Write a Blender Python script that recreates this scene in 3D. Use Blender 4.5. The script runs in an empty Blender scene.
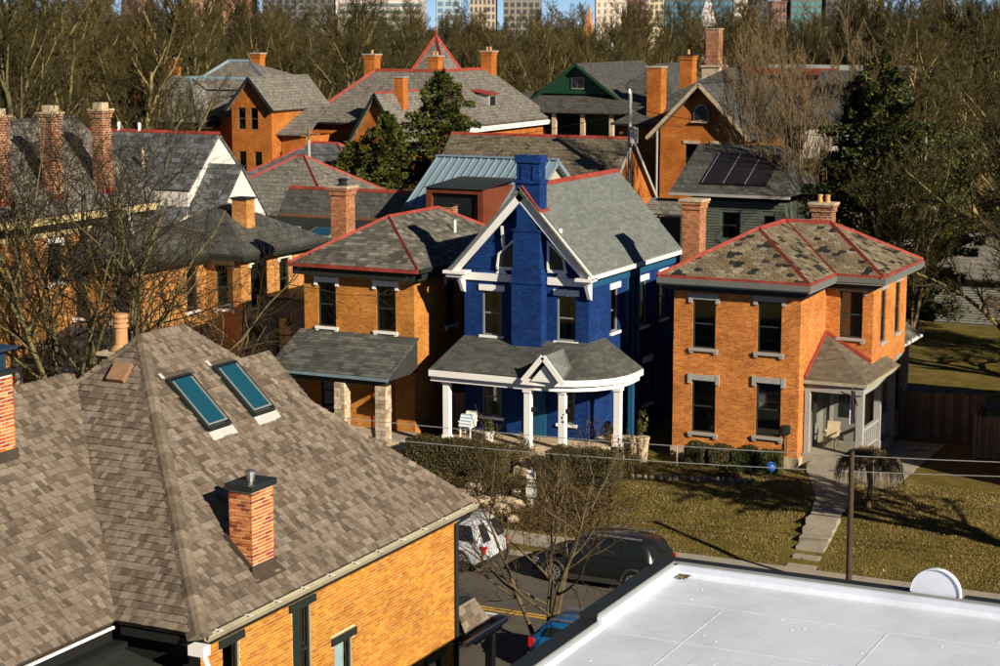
import bpy, math, random
from mathutils import Vector, Matrix, noise as mnoise
R = math.radians
random.seed(7)
scene = bpy.context.scene
col = scene.collection

# ------------------------------------------------------------------ camera
cam_d = bpy.data.cameras.new('camera'); cam = bpy.data.objects.new('camera', cam_d); col.objects.link(cam)
cam.location = (0, 0, 18.2)
cam.rotation_euler = (R(90 - 9.296), 0, R(26.263))
cam_d.sensor_width = 36; cam_d.lens = 68.4; cam_d.clip_start = 0.5; cam_d.clip_end = 6000
scene.camera = cam
CAM = Vector(cam.location)

# ------------------------------------------------------------------ sky, sun, exposure
SUN_EL, SUN_AZ = 25.0, 25.0            # azimuth from +X towards -Y
sun_dir = Vector((math.cos(R(SUN_AZ)) * math.cos(R(SUN_EL)), -math.sin(R(SUN_AZ)) * math.cos(R(SUN_EL)), math.sin(R(SUN_EL))))
world = bpy.data.worlds.new('World'); scene.world = world; world.use_nodes = True
wn = world.node_tree.nodes; wl = world.node_tree.links
sky = wn.new('ShaderNodeTexSky'); sky.sky_type = 'NISHITA'; sky.sun_disc = False
sky.sun_elevation = R(SUN_EL); sky.sun_rotation = R(90 + SUN_AZ); sky.air_density = 0.5; sky.dust_density = 0.0; sky.ozone_density = 3.0; sky.altitude = 3500
bg = wn['Background']; bg.inputs['Strength'].default_value = 0.05
wl.new(sky.outputs[0], bg.inputs['Color'])
sun_l = bpy.data.lights.new('sun', 'SUN'); sun_l.energy = 5.0; sun_l.angle = R(0.5); sun_l.color = (1.0, 0.875, 0.7)
sun = bpy.data.objects.new('sun', sun_l); col.objects.link(sun)
sun.rotation_euler = sun_dir.to_track_quat('Z', 'Y').to_euler(); sun.location = (40, -20, 60)
scene.view_settings.view_transform = 'Standard'; scene.view_settings.look = 'None'
scene.view_settings.exposure = 0.72; scene.view_settings.gamma = 1.0
scene.render.engine = 'CYCLES'
scene.cycles.max_bounces = 5; scene.cycles.diffuse_bounces = 2; scene.cycles.glossy_bounces = 2
scene.cycles.transparent_max_bounces = 6; scene.cycles.use_denoising = True

# ------------------------------------------------------------------ mesh helpers
class MB:
    def __init__(s): s.v = []; s.f = []; s.uv = None
    def add(s, vs, fs):
        o = len(s.v); s.v.extend([tuple(q) for q in vs]); s.f.extend([tuple(i + o for i in f) for f in fs]); return s
    def box(s, x0, x1, y0, y1, z0, z1):
        return s.add([(x0,y0,z0),(x1,y0,z0),(x1,y1,z0),(x0,y1,z0),(x0,y0,z1),(x1,y0,z1),(x1,y1,z1),(x0,y1,z1)],
                     [(3,2,1,0),(4,5,6,7),(0,1,5,4),(1,2,6,5),(2,3,7,6),(3,0,4,7)])
    def slab(s, poly, t):
        p = [Vector(q) for q in poly]; n = Vector((0,0,0))
        for i in range(len(p)):
            a, b = p[i], p[(i+1) % len(p)]; n += a.cross(b)
        n.normalize(); k = len(p)
        lo = [q - n * t for q in p]
        return s.add(p + lo, [tuple(range(k)), tuple(range(2*k-1, k-1, -1))] + [(i, i+k, (i+1) % k + k, (i+1) % k) for i in range(k)])
    def prism(s, poly, d):                      # polygon extruded by vector d
        p = [Vector(q) for q in poly]; d = Vector(d); k = len(p)
        return s.add(p + [q + d for q in p], [tuple(range(k-1, -1, -1)), tuple(range(k, 2*k))] + [(i, (i+1) % k, (i+1) % k + k, i+k) for i in range(k)])
    def bar(s, a, b, w, h, up=(0,0,1)):
        a = Vector(a); b = Vector(b); d = (b - a).normalized(); u = Vector(up)
        sx = d.cross(u)
        if sx.length < 1e-4: sx = Vector((1,0,0))
        sx.normalize(); uu = sx.cross(d).normalized()
        vs = []
        for p in (a, b):
            for i, j in ((-1,-1),(1,-1),(1,1),(-1,1)): vs.append(p + sx * (w/2*i) + uu * (h/2*j))
        return s.add(vs, [(3,2,1,0),(4,5,6,7),(0,1,5,4),(1,2,6,5),(2,3,7,6),(3,0,4,7)])
    def tube(s, pts, rs, n=6, cap=True):
        pts = [Vector(p) for p in pts]; vs = []; fs = []
        d = (pts[1] - pts[0]).normalized()
        a = d.cross(Vector((0.31,0.95,0.1))).normalized()
        for i, p in enumerate(pts):
            if i == 0: t = pts[1] - p
            elif i == len(pts)-1: t = p - pts[i-1]
            else: t = pts[i+1] - pts[i-1]
            t.normalize(); a = (a - t * a.dot(t)).normalized(); b = t.cross(a)
            for k in range(n):
                an = 2*math.pi*k/n; vs.append(p + (a*math.cos(an) + b*math.sin(an)) * rs[i])
        for i in range(len(pts)-1):
            for k in range(n):
                k2 = (k+1) % n; fs.append((i*n+k, i*n+k2, (i+1)*n+k2, (i+1)*n+k))
        if cap: fs.append(tuple(range(n-1,-1,-1))); fs.append(tuple(range((len(pts)-1)*n, len(pts)*n)))
        return s.add(vs, fs)
    def lathe(s, c, prof, n=16, axis='z'):      # prof: list of (r, h)
        vs = []; fs = []; c = Vector(c)
        for r, h in prof:
            for k in range(n):
                an = 2*math.pi*k/n; q = (r*math.cos(an), r*math.sin(an), h)
                if axis == 'y': q = (q[0], q[2], q[1])
                vs.append(c + Vector(q))
        for i in range(len(prof)-1):
            for k in range(n):
                k2 = (k+1) % n; f = (i*n+k, i*n+k2, (i+1)*n+k2, (i+1)*n+k)
                fs.append(f if axis == 'z' else f[::-1])
        fs.append(tuple(range(n-1,-1,-1))); fs.append(tuple(range((len(prof)-1)*n, len(prof)*n)))
        return s.add(vs, fs)

def link(o, parent=None):
    col.objects.link(o)
    if parent is not None:
        o.parent = parent
        if parent.type == 'EMPTY' and not parent.get('_local'):
            o.matrix_parent_inverse = Matrix.Translation(-Vector(parent.location))
    return o
def mesh(name, mb, mat=None, smooth=False):
    me = bpy.data.meshes.new(name); me.from_pydata(mb.v, [], mb.f)
    if mat: me.materials.append(mat)
    if smooth: me.polygons.foreach_set('use_smooth', [True]*len(me.polygons))
    me.update(); return me
def obj(name, mb, mat, parent=None, smooth=False, kind=None, label=None):
    o = bpy.data.objects.new(name, mesh(name, mb, mat, smooth)); link(o, parent)
    if kind: o['kind'] = kind
    if label: o['label'] = label
    return o
def tag(o, label, cat, group=None, kind=None):
    o['label'] = label; o['category'] = cat
    if group: o['group'] = group
    if kind: o['kind'] = kind
    return o
def thing(name, label, cat, loc=(0,0,0), group=None, local=False):
    o = bpy.data.objects.new(name, None); o.location = loc; o.empty_display_size = 0.3; col.objects.link(o)
    tag(o, label, cat, group)
    if local: o['_local'] = 1
    return o
def copy_thing(src, loc, rz=0, sc=1.0, label=None, group=None):
    c = src.copy(); col.objects.link(c); c.location = loc; c.rotation_euler = (0,0,rz); c.scale = (sc,)*3 if not isinstance(sc, tuple) else sc
    if label: c['label'] = label
    if group: c['group'] = group
    for ch in src.children:
        k = ch.copy(); col.objects.link(k); k.parent = c
        for g in ch.children:
            q = g.copy(); col.objects.link(q); q.parent = k
    return c

# ------------------------------------------------------------------ materials
def newmat(name):
    m = bpy.data.materials.new(name); m.use_nodes = True
    nt = m.node_tree; return m, nt.nodes, nt.links, nt.nodes['Principled BSDF']
def ramp(n, stops, interp='LINEAR'):
    r = n.new('ShaderNodeValToRGB'); cr = r.color_ramp; cr.interpolation = interp
    while len(cr.elements) < len(stops): cr.elements.new(0.5)
    for e, (p, c) in zip(cr.elements, stops): e.position = p; e.color = (*c, 1)
    return r
def mixc(n, l, a, b, fac, mode='MIX'):
    x = n.new('ShaderNodeMix'); x.data_type = 'RGBA'; x.blend_type = mode
    for sock, v in ((x.inputs['Factor'], fac), (x.inputs[6], a), (x.inputs[7], b)):
        if hasattr(v, 'links'): l.new(v, sock)
        elif isinstance(v, (int, float)): sock.default_value = v
        else: sock.default_value = (*v, 1)
    return x.outputs[2]
def pos_node(n): return n.new('ShaderNodeNewGeometry').outputs['Position']
def noise(n, l, vec, scale, detail=4, rough=0.55):
    t = n.new('ShaderNodeTexNoise'); t.inputs['Scale'].default_value = scale; t.inputs['Detail'].default_value = detail
    t.inputs['Roughness'].default_value = rough
    if vec is not None: l.new(vec, t.inputs['Vector'])
    return t.outputs['Fac']
def bump(n, l, h, dist, strength, bsdf):
    b = n.new('ShaderNodeBump'); b.inputs['Distance'].default_value = dist; b.inputs['Strength'].default_value = strength
    l.new(h, b.inputs['Height']); l.new(b.outputs[0], bsdf.inputs['Normal'])
def mk(name, c, rough=0.7, var=0.18, sc=3.0, bmp=0.0, metal=0.0, spec=0.3, grime=0.0):
    m, n, l, b = newmat(name)
    p = n.new('ShaderNodeTexCoord').outputs['Object']
    f = noise(n, l, p, sc, 6, 0.65)
    rp = ramp(n, [(0.3, tuple(q*(1-var) for q in c)), (0.7, tuple(min(1, q*(1+var)) for q in c))]); l.new(f, rp.inputs[0])
    out = rp.outputs[0]
    if grime:
        g = noise(n, l, p, sc*0.23, 5, 0.7)
        r2 = ramp(n, [(0.45, (1,1,1)), (0.75, (1-grime,)*3)]); l.new(g, r2.inputs[0])
        out = mixc(n, l, out, r2.outputs[0], 1.0, 'MULTIPLY')
    l.new(out, b.inputs['Base Color'])
    b.inputs['Roughness'].default_value = rough; b.inputs['Metallic'].default_value = metal; b.inputs['Specular IOR Level'].default_value = spec
    if bmp: bump(n, l, noise(n, l, p, sc*8, 4), 0.02, bmp, b)
    return m
def brickmat(name, c1, c2, mortar, w=0.225, h=0.075, ms=0.009, blotch=0.35):
    m, n, l, b = newmat(name)
    p = pos_node(n); s = n.new('ShaderNodeSeparateXYZ'); l.new(p, s.inputs[0])
    ad = n.new('ShaderNodeMath'); l.new(s.outputs[0], ad.inputs[0]); l.new(s.outputs[1], ad.inputs[1])
    cb = n.new('ShaderNodeCombineXYZ'); l.new(ad.outputs[0], cb.inputs[0]); l.new(s.outputs[2], cb.inputs[1])
    t = n.new('ShaderNodeTexBrick'); l.new(cb.outputs[0], t.inputs['Vector'])
    t.inputs['Color1'].default_value = (*c1, 1); t.inputs['Color2'].default_value = (*c2, 1); t.inputs['Mortar'].default_value = (*mortar, 1)
    t.inputs['Scale'].default_value = 1; t.inputs['Mortar Size'].default_value = ms; t.inputs['Mortar Smooth'].default_value = 0.2
    t.inputs['Brick Width'].default_value = w; t.inputs['Row Height'].default_value = h; t.inputs['Bias'].default_value = 0.0
    f = noise(n, l, p, 0.9, 5, 0.65)
    r = ramp(n, [(0.32, (1-blotch, 1-blotch*1.15, 1-blotch*1.2)), (0.68, (1.0+blotch*0.3,)*3)]); l.new(f, r.inputs[0])
    f2 = noise(n, l, p, 9, 3, 0.6); r2 = ramp(n, [(0.3, (0.72,0.7,0.68)), (0.7, (1.12,1.1,1.1))]); l.new(f2, r2.inputs[0])
    o = mixc(n, l, mixc(n, l, t.outputs['Color'], r.outputs[0], 1, 'MULTIPLY'), r2.outputs[0], 1, 'MULTIPLY')
    l.new(o, b.inputs['Base Color']); b.inputs['Roughness'].default_value = 0.85; b.inputs['Specular IOR Level'].default_value = 0.2
    inv = n.new('ShaderNodeMath'); inv.operation = 'SUBTRACT'; inv.inputs[0].default_value = 1; l.new(t.outputs['Fac'], inv.inputs[1])
    bump(n, l, inv.outputs[0], 0.01, 0.6, b)
    return m
def piecemat(name, stops, rough=0.85, bl=0.25, interp='LINEAR', fine=14, spec=0.2):
    """colour picked piece by piece (shingle, slate, brick)"""
    m, n, l, b = newmat(name)
    g = n.new('ShaderNodeNewGeometry'); oi = n.new('ShaderNodeObjectInfo')
    a = n.new('ShaderNodeMath'); l.new(g.outputs['Random Per Island'], a.inputs[0]); l.new(oi.outputs['Random'], a.inputs[1])
    fr = n.new('ShaderNodeMath'); fr.operation = 'FRACT'; l.new(a.outputs[0], fr.inputs[0])
    r = ramp(n, stops, interp); l.new(fr.outputs[0], r.inputs[0])
    f = noise(n, l, g.outputs['Position'], 0.7, 4, 0.6); r1 = ramp(n, [(0.3, (1-bl,)*3), (0.7, (1+bl*0.4,)*3)]); l.new(f, r1.inputs[0])
    f2 = noise(n, l, g.outputs['Position'], fine, 3, 0.7); r2 = ramp(n, [(0.3, (0.75,)*3), (0.7, (1.15,)*3)]); l.new(f2, r2.inputs[0])
    o = mixc(n, l, mixc(n, l, r.outputs[0], r1.outputs[0], 1, 'MULTIPLY'), r2.outputs[0], 1, 'MULTIPLY')
    l.new(o, b.inputs['Base Color']); b.inputs['Roughness'].default_value = rough; b.inputs['Specular IOR Level'].default_value = spec
    bump(n, l, f2, 0.006, 0.5, b)
    return m
def slatemat(name, c1, c2, dark, w=0.35, h=0.22, patch=0.5):
    """far slate roof: courses from height and position"""
    m, n, l, b = newmat(name)
    p = pos_node(n); s = n.new('ShaderNodeSeparateXYZ'); l.new(p, s.inputs[0])
    ad = n.new('ShaderNodeMath'); l.new(s.outputs[0], ad.inputs[0]); l.new(s.outputs[1], ad.inputs[1])
    cb = n.new('ShaderNodeCombineXYZ'); l.new(ad.outputs[0], cb.inputs[0]); l.new(s.outputs[2], cb.inputs[1])
    t = n.new('ShaderNodeTexBrick'); l.new(cb.outputs[0], t.inputs['Vector'])
    t.inputs['Color1'].default_value = (*c1, 1); t.inputs['Color2'].default_value = (*c2, 1); t.inputs['Mortar'].default_value = (*dark, 1)
    t.inputs['Scale'].default_value = 1; t.inputs['Mortar Size'].default_value = 0.012; t.inputs['Brick Width'].default_value = w; t.inputs['Row Height'].default_value = h
    f = noise(n, l, p, 1.7, 3, 0.7); r = ramp(n, [(0.36, dark), (0.42, (1,1,1))]); l.new(f, r.inputs[0])
    o = mixc(n, l, t.outputs['Color'], mixc(n, l, t.outputs['Color'], r.outputs[0], 1, 'MULTIPLY'), patch)
    f2 = noise(n, l, p, 5, 4, 0.6); r2 = ramp(n, [(0.3, (0.7,)*3), (0.7, (1.15,)*3)]); l.new(f2, r2.inputs[0])
    l.new(mixc(n, l, o, r2.outputs[0], 1, 'MULTIPLY'), b.inputs['Base Color']); b.inputs['Roughness'].default_value = 0.75
    bump(n, l, t.outputs['Fac'], -0.02, 0.6, b)
    return m
def glassmat(name, tint=(0.35,0.42,0.42), refl=0.22):
    m, n, l, b = newmat(name); n.remove(b); out = n['Material Output']
    tr = n.new('ShaderNodeBsdfTransparent'); tr.inputs[0].default_value = (*tint, 1)
    gl = n.new('ShaderNodeBsdfGlossy'); gl.inputs['Roughness'].default_value = 0.03; gl.inputs[0].default_value = (0.9,0.95,1,1)
    fr = n.new('ShaderNodeFresnel'); fr.inputs[0].default_value = 1.5
    ad = n.new('ShaderNodeMath'); ad.inputs[1].default_value = refl*0.3; l.new(fr.outputs[0], ad.inputs[0])
    mx = n.new('ShaderNodeMixShader'); l.new(ad.outputs[0], mx.inputs[0]); l.new(tr.outputs[0], mx.inputs[1]); l.new(gl.outputs[0], mx.inputs[2])
    l.new(mx.outputs[0], out.inputs[0]); return m
def leafmat(name, stops, rough=0.6):
    m, n, l, b = newmat(name)
    g = n.new('ShaderNodeNewGeometry'); oi = n.new('ShaderNodeObjectInfo')
    r = ramp(n, stops); l.new(g.outputs['Random Per Island'], r.inputs[0])
    f = noise(n, l, g.outputs['Position'], 0.8, 3, 0.6); r1 = ramp(n, [(0.3, (0.6,)*3), (0.7, (1.2,)*3)]); l.new(f, r1.inputs[0])
    l.new(mixc(n, l, r.outputs[0], r1.outputs[0], 1, 'MULTIPLY'), b.inputs['Base Color']); b.inputs['Roughness'].default_value = rough
    b.inputs['Specular IOR Level'].default_value = 0.25
    return m
def barkmat(name, c1, c2):
    m, n, l, b = newmat(name)
    tc = n.new('ShaderNodeTexCoord').outputs['Object']; oi = n.new('ShaderNodeObjectInfo')
    r = ramp(n, [(0.3, c1), (0.7, c2)]); l.new(noise(n, l, tc, 2.5, 5, 0.7), r.inputs[0])
    r1 = ramp(n, [(0, (0.6,0.62,0.55)), (0.5, (1,0.97,0.9)), (1, (1.6,1.36,1.15))]); l.new(oi.outputs['Random'], r1.inputs[0])
    l.new(mixc(n, l, r.outputs[0], r1.outputs[0], 1, 'MULTIPLY'), b.inputs['Base Color']); b.inputs['Roughness'].default_value = 0.9
    b.inputs['Specular IOR Level'].default_value = 0.15
    return m

M = {}
M['shingle_tan'] = piecemat('tan_shingle', [(0, (0.08496,0.06854,0.0517)), (0.22, (0.1274,0.101,0.07566)), (0.38, (0.144,0.1058,0.07566)), (0.5, (0.177,0.1479,0.1148)), (0.75, (0.1864,0.1491,0.1122)), (1, (0.2242,0.1912,0.1513))], 0.9, 0.15, fine=9)
M['shingle_grey'] = piecemat('grey_shingle', [(0, (0.1155,0.1295,0.122)), (0.5, (0.1364,0.153,0.144)), (1, (0.1562,0.1734,0.162))], 0.9, 0.1, fine=7)
M['slate_grey'] = piecemat('grey_slate', [(0, (0.07,0.07,0.06)), (0.45, (0.105,0.102,0.085)), (0.8, (0.15,0.142,0.12)), (1, (0.23,0.215,0.185))], 0.7, 0.3)
M['slate_porch'] = piecemat('porch_slate', [(0, (0.055,0.06,0.056)), (0.5, (0.085,0.09,0.082)), (1, (0.14,0.14,0.128))]
, 0.7, 0.3)
M['shingle_porch'] = piecemat('grey_porch_shingle', [(0, (0.06,0.064,0.057)), (0.5, (0.078,0.082,0.073)), (1, (0.105,0.108,0.096))], 0.7, 0.3)
M['slate_mixed'] = piecemat('weathered_slate', [(0, (0.02,0.022,0.02)), (0.05, (0.022,0.024,0.02)), (0.06, (0.13,0.1,0.06)), (0.4, (0.2,0.155,0.09)), (0.7, (0.18,0.155,0.11)), (1, (0.28,0.24,0.17))], 0.75, 0.35)
M['shingle_brown'] = piecemat('porch_shingle', [(0, (0.1,0.085,0.06)), (1, (0.17,0.145,0.105))], 0.9, 0.2)
M['brick_piece'] = piecemat('orange_brick', [(0, (0.3864,0.133,0.018)), (0.2, (0.4416,0.171,0.0216)), (0.55, (0.4968,0.2137,0.0243)), (0.85, (0.5612,0.2707,0.0306)), (1, (0.5244,0.2375,0.0306))], 0.9, 0.25, fine=30)
M['brick_red'] = piecemat('red_brick', [(0, (0.22,0.04,0.018)), (0.25, (0.36,0.085,0.022)), (0.65, (0.52,0.17,0.035)), (1, (0.62,0.26,0.07))], 0.9, 0.2, fine=30)
M['mortar'] = mk('mortar', (0.6,0.45,0.26), 0.95, 0.15, 6, 0.3)
M['mortar_white'] = mk('white_mortar', (0.75,0.69,0.6), 0.95, 0.12, 6, 0.3)
M['brick_c'] = brickmat('brick_orange_red', (0.4508,0.1125,0.014), (0.686,0.2385,0.03), (0.5684,0.342,0.15), ms=0.011, blotch=0.32)
M['brick_a'] = brickmat('brick_orange', (0.42,0.15,0.022), (0.57,0.24,0.036), (0.48,0.28,0.1), blotch=0.3)
M['brick_d'] = brickmat('brick_yellow_orange', (0.42,0.16,0.03), (0.6,0.3,0.07), (0.46,0.3,0.15))
M['brick_far'] = brickmat('brick_far', (0.4,0.12,0.02), (0.53,0.18,0.03), (0.4,0.18,0.05), blotch=0.35)
M['brick_chim'] = brickmat('brick_chimney', (0.3,0.085,0.035), (0.5,0.21,0.08), (0.45,0.33,0.22))
M['brick_old'] = brickmat('brick_old', (0.14,0.04,0.02), (0.4,0.15,0.065), (0.5,0.36,0.24), 0.26, 0.105, 0.017, blotch=0.5)
M['blue'] = brickmat('blue_painted_brick', (0.0042,0.03,0.145), (0.0078,0.053,0.225), (0.003,0.02,0.1), blotch=0.3)
M['blue_paint'] = mk('teal_blue_trim', (0.012,0.075,0.16), 0.5, 0.08)
M['white'] = mk('white_paint', (0.78,0.77,0.74), 0.5, 0.04, 2, 0.05, grime=0.12)
M['stone_grey'] = mk('grey_stone', (0.3,0.3,0.28), 0.8, 0.12, 6, 0.2)
M['stone_tan'] = mk('tan_stone', (0.45,0.36,0.24), 0.9, 0.3, 5, 0.5, grime=0.35)
M['stone_column'] = piecemat('column_stone', [(0,(0.3,0.24,0.16)),(0.5,(0.5,0.4,0.27)),(1,(0.6,0.5,0.38))], 0.9, 0.3, fine=20)
M['red_metal'] = mk('red_flashing', (0.27,0.045,0.03), 0.6, 0.3, 3, grime=0.45)
M['dark_trim'] = mk('dark_green_trim', (0.018,0.024,0.02), 0.45, 0.1)
M['black'] = mk('black_paint', (0.012,0.013,0.012), 0.5, 0.1)
M['gutter'] = mk('tan_gutter', (0.36,0.33,0.23), 0.45, 0.15, 3, grime=0.3)
M['frame_dark'] = mk('dark_window_frame', (0.025,0.035,0.03), 0.4, 0.1)
M['frame_grey'] = mk('grey_frame', (0.2,0.21,0.2), 0.5, 0.1)
M['frame_white'] = M['white']
M['glass'] = glassmat('window_glass')
M['curtain'] = mk('curtain', (0.42,0.42,0.36), 0.9, 0.15, 8)
M['blind'] = mk('blind', (0.2,0.22,0.2), 0.9, 0.2, 5)
M['blind_green'] = mk('green_blind', (0.1,0.115,0.085), 0.9, 0.2, 3)
M['dark_room'] = mk('room_dark', (0.03,0.03,0.03), 0.9, 0.1)
M['membrane'] = mk('white_membrane', (0.585,0.635,0.74), 0.6, 0.06, 0.9, 0.25, grime=0.24)
M['seam'] = mk('membrane_seam', (0.52,0.57,0.68), 0.7, 0.15, 5)
M['coping'] = mk('dark_coping', (0.016,0.019,0.018), 0.5, 0.2, 2)
M['black_roof'] = mk('black_rubber_roof', (0.022,0.026,0.022), 0.55, 0.25, 1.2)
M['sky_glass'] = None
M['asphalt'] = mk('asphalt', (0.085,0.075,0.062), 0.9, 0.2, 1.2, 0.3, grime=0.25)
M['concrete'] = mk('concrete', (0.3,0.27,0.21), 0.9, 0.15, 2, 0.2, grime=0.3)
M['yellow_line'] = mk('yellow_paint', (0.6,0.33,0.02), 0.7, 0.15, 6)
M['wood'] = piecemat('weathered_board', [(0,(0.16,0.105,0.06)),(1,(0.32,0.22,0.13))], 0.9, 0.3)
M['terracotta'] = mk('terracotta', (0.45,0.25,0.11), 0.8, 0.2, 6, grime=0.3)
M['metal_blue'] = mk('blue_metal_roof', (0.17,0.24,0.29), 0.4, 0.08, 1)
M['rust'] = mk('rust_cladding', (0.13,0.032,0.014), 0.6, 0.2, 2)
M['slate_far'] = slatemat('slate_far', (0.13,0.12,0.1), (0.2,0.185,0.155), (0.05,0.05,0.05))
M['slate_dark'] = slatemat('slate_dark', (0.045,0.046,0.04), (0.085,0.084,0.072), (0.03,0.03,0.03))
M['slate_stripe'] = slatemat('slate_stripe', (0.05,0.057,0.056), (0.15,0.16,0.165), (0.03,0.03,0.03), 0.6, 0.25)
M['slate_hex'] = slatemat('slate_hex_far', (0.1,0.085,0.055), (0.17,0.14,0.09), (0.04,0.04,0.035), 0.32, 0.2, 0.7)
M['slate_d'] = slatemat('slate_pale', (0.1,0.09,0.08), (0.22,0.2,0.18), (0.06,0.06,0.06), 0.3, 0.2, 0.6)
M['siding_white'] = mk('white_siding', (0.6,0.57,0.51), 0.6, 0.04)
M['siding_cream'] = mk('cream_siding', (0.42,0.37,0.3), 0.6, 0.06)
M['siding_green'] = mk('grey_green_siding', (0.075,0.085,0.07), 0.7, 0.1)
M['siding_dark'] = mk('dark_siding', (0.03,0.035,0.033), 0.7, 0.1)
M['green_paint'] = mk('dark_green_paint', (0.006,0.045,0.018), 0.6, 0.15)
M['grey_siding'] = mk('grey_siding', (0.17,0.17,0.145), 0.7, 0.06)
M['tyre'] = mk('tyre', (0.012,0.012,0.012), 0.8, 0.1)
M['steel'] = mk('steel', (0.5,0.5,0.5), 0.3, 0.05, metal=0.9)
M['pole_wood'] = mk('pole_wood', (0.16,0.115,0.07), 0.9, 0.2, 4)
M['bark'] = barkmat('bark_grey', (0.075,0.058,0.035), (0.17,0.135,0.085))
M['bark_olive'] = barkmat('bark_olive', (0.09,0.076,0.036), (0.22,0.19,0.095))
M['twig'] = barkmat('twig_brown', (0.03,0.026,0.01), (0.07,0.06,0.023))
M['twig_near'] = barkmat('twig_near', (0.022,0.016,0.01), (0.06,0.046,0.026))
M['twig_pale'] = barkmat('twig_pale', (0.13,0.09,0.05), (0.22,0.16,0.095))
M['leaf_dark'] = leafmat('leaf_dark', [(0, (0.012,0.018,0.005)), (0.7, (0.03,0.037,0.008)), (0.9, (0.07,0.078,0.01)), (1, (0.14,0.14,0.014))])
M['solar'] = mk('solar_black', (0.012,0.011,0.013), 0.5, 0.1); M['pole_grey'] = mk('pole_grey', (0.2,0.18,0.15), 0.8, 0.2, 4)
M['leaf_conifer'] = leafmat('leaf_conifer', [(0, (0.02,0.028,0.006)), (0.6, (0.055,0.066,0.01)), (1, (0.11,0.115,0.014))])
M['leaf_yellow'] = leafmat('leaf_yellowgreen', [(0, (0.02,0.027,0.005)), (0.6, (0.055,0.062,0.009)), (1, (0.12,0.115,0.015))])
M['leaf_hedge'] = leafmat('leaf_hedge', [(0, (0.028,0.024,0.008)), (0.6, (0.05,0.045,0.014)), (1, (0.1,0.075,0.028))])
M['leaf_bank'] = leafmat('leaf_bank', [(0, (0.035,0.024,0.01)), (0.6, (0.075,0.05,0.02)), (1, (0.14,0.09,0.04))])
M['leaf_dead'] = leafmat('leaf_dead', [(0, (0.1,0.065,0.025)), (0.6, (0.2,0.14,0.06)), (1, (0.42,0.34,0.2))])

def grassmat():
    m, n, l, b = newmat('winter_grass'); p = pos_node(n)
    a = ramp(n, [(0.25, (0.08,0.062,0.018)), (0.5, (0.15,0.115,0.032)), (0.75, (0.25,0.185,0.062))]); l.new(noise(n, l, p, 1.1, 8, 0.7), a.inputs[0])
    c = ramp(n, [(0.3, (0.55,0.55,0.5)), (0.7, (1.4,1.35,1.3))]); l.new(noise(n, l, p, 11, 5, 0.8), c.inputs[0])
    d = ramp(n, [(0.4, (1,1,1)), (0.62, (0.72,0.82,0.6))]); l.new(noise(n, l, p, 0.33, 4, 0.6), d.inputs[0])
    l.new(mixc(n, l, mixc(n, l, a.outputs[0], c.outputs[0], 1, 'MULTIPLY'), d.outputs[0], 1, 'MULTIPLY'), b.inputs['Base Color'])
    b.inputs['Roughness'].default_value = 0.95; b.inputs['Specular IOR Level'].default_value = 0.1
    bump(n, l, noise(n, l, p, 14, 5, 0.8), 0.1, 0.8, b); return m
M['grass'] = grassmat()
def skyglass():
    m, n, l, b = newmat('skylight_glass'); b.inputs['Base Color'].default_value = (0.008,0.06,0.09,1); b.inputs['Roughness'].default_value = 0.12
    b.inputs['Specular IOR Level'].default_value = 0.6; b.inputs['Coat Weight'].default_value = 0.5; return m
M['sky_glass'] = skyglass()
def paint(name, c, metal=0.0, rough=0.3):
    m, n, l, b = newmat(name); b.inputs['Base Color'].default_value = (*c, 1); b.inputs['Roughness'].default_value = rough
    b.inputs['Coat Weight'].default_value = 0.35; b.inputs['Coat Roughness'].default_value = 0.05; b.inputs['Metallic'].default_value = metal; return m
M['car_white'] = paint('silver_white_paint', (0.4,0.42,0.45)); M['car_black'] = paint('black_car_paint', (0.008,0.009,0.01))
M['car_blue'] = paint('blue_car_paint', (0.01,0.09,0.24)); M['car_glass'] = paint('car_glass', (0.01,0.014,0.015))
M['plastic'] = mk('black_plastic', (0.03,0.03,0.028), 0.6, 0.1); M['red_lens'] = paint('red_lens', (0.5,0.01,0.015))
M['rim'] = mk('alloy_rim', (0.5,0.5,0.52), 0.25, 0.05, metal=0.8)

# ------------------------------------------------------------------ building helpers
def frame2(p0, p1):
    u = Vector((p1[0]-p0[0], p1[1]-p0[1], 0)); L = u.length; u.normalize(); return u, Vector((u.y, -u.x, 0)), L
def wall(parent, name, p0, p1, z0, z1, mat, holes=(), rev=0.13):
    """wall face from p0 to p1 (outside to the right of the direction), real openings with reveals"""
    u, n, L = frame2(p0, p1); o = Vector((p0[0], p0[1], 0)); mb = MB()
    P = lambda a, z, d=0: o + u*a + Vector((0,0,z)) - n*d
    us = sorted({0, L, *[h[0] for h in holes], *[h[1] for h in holes]}); zs = sorted({z0, z1, *[h[2] for h in holes], *[h[3] for h in holes]})
    for a, b in zip(us, us[1:]):
        for c, d in zip(zs, zs[1:]):
            if any(h[0] <= a+1e-5 and b <= h[1]+1e-5 and h[2] <= c+1e-5 and d <= h[3]+1e-5 for h in holes): continue
            mb.add([P(a,c), P(b,c), P(b,d), P(a,d)], [(0,1,2,3)])
    for a, b, c, d in holes:
        for q in (((a,c),(a,d)), ((b,d),(b,c)), ((a,d),(b,d)), ((b,c),(a,c))):
            (x0,y0),(x1,y1) = q; mb.add([P(x0,y0), P(x1,y1), P(x1,y1,rev), P(x0,y0,rev)], [(0,1,2,3)])
    return obj(name, mb, mat, parent)
def obox(mb, o, u, n, a0, a1, d0, d1, z0, z1):  # box in wall coordinates: a along, d outwards
    vs = [o + u*a + n*d + Vector((0,0,z)) for z in (z0, z1) for a, d in ((a0,d1),(a1,d1),(a1,d0),(a0,d0))]
    mb.add(vs, [(3,2,1,0),(4,5,6,7),(0,1,5,4),(1,2,6,5),(2,3,7,6),(3,0,4,7)])
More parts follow.
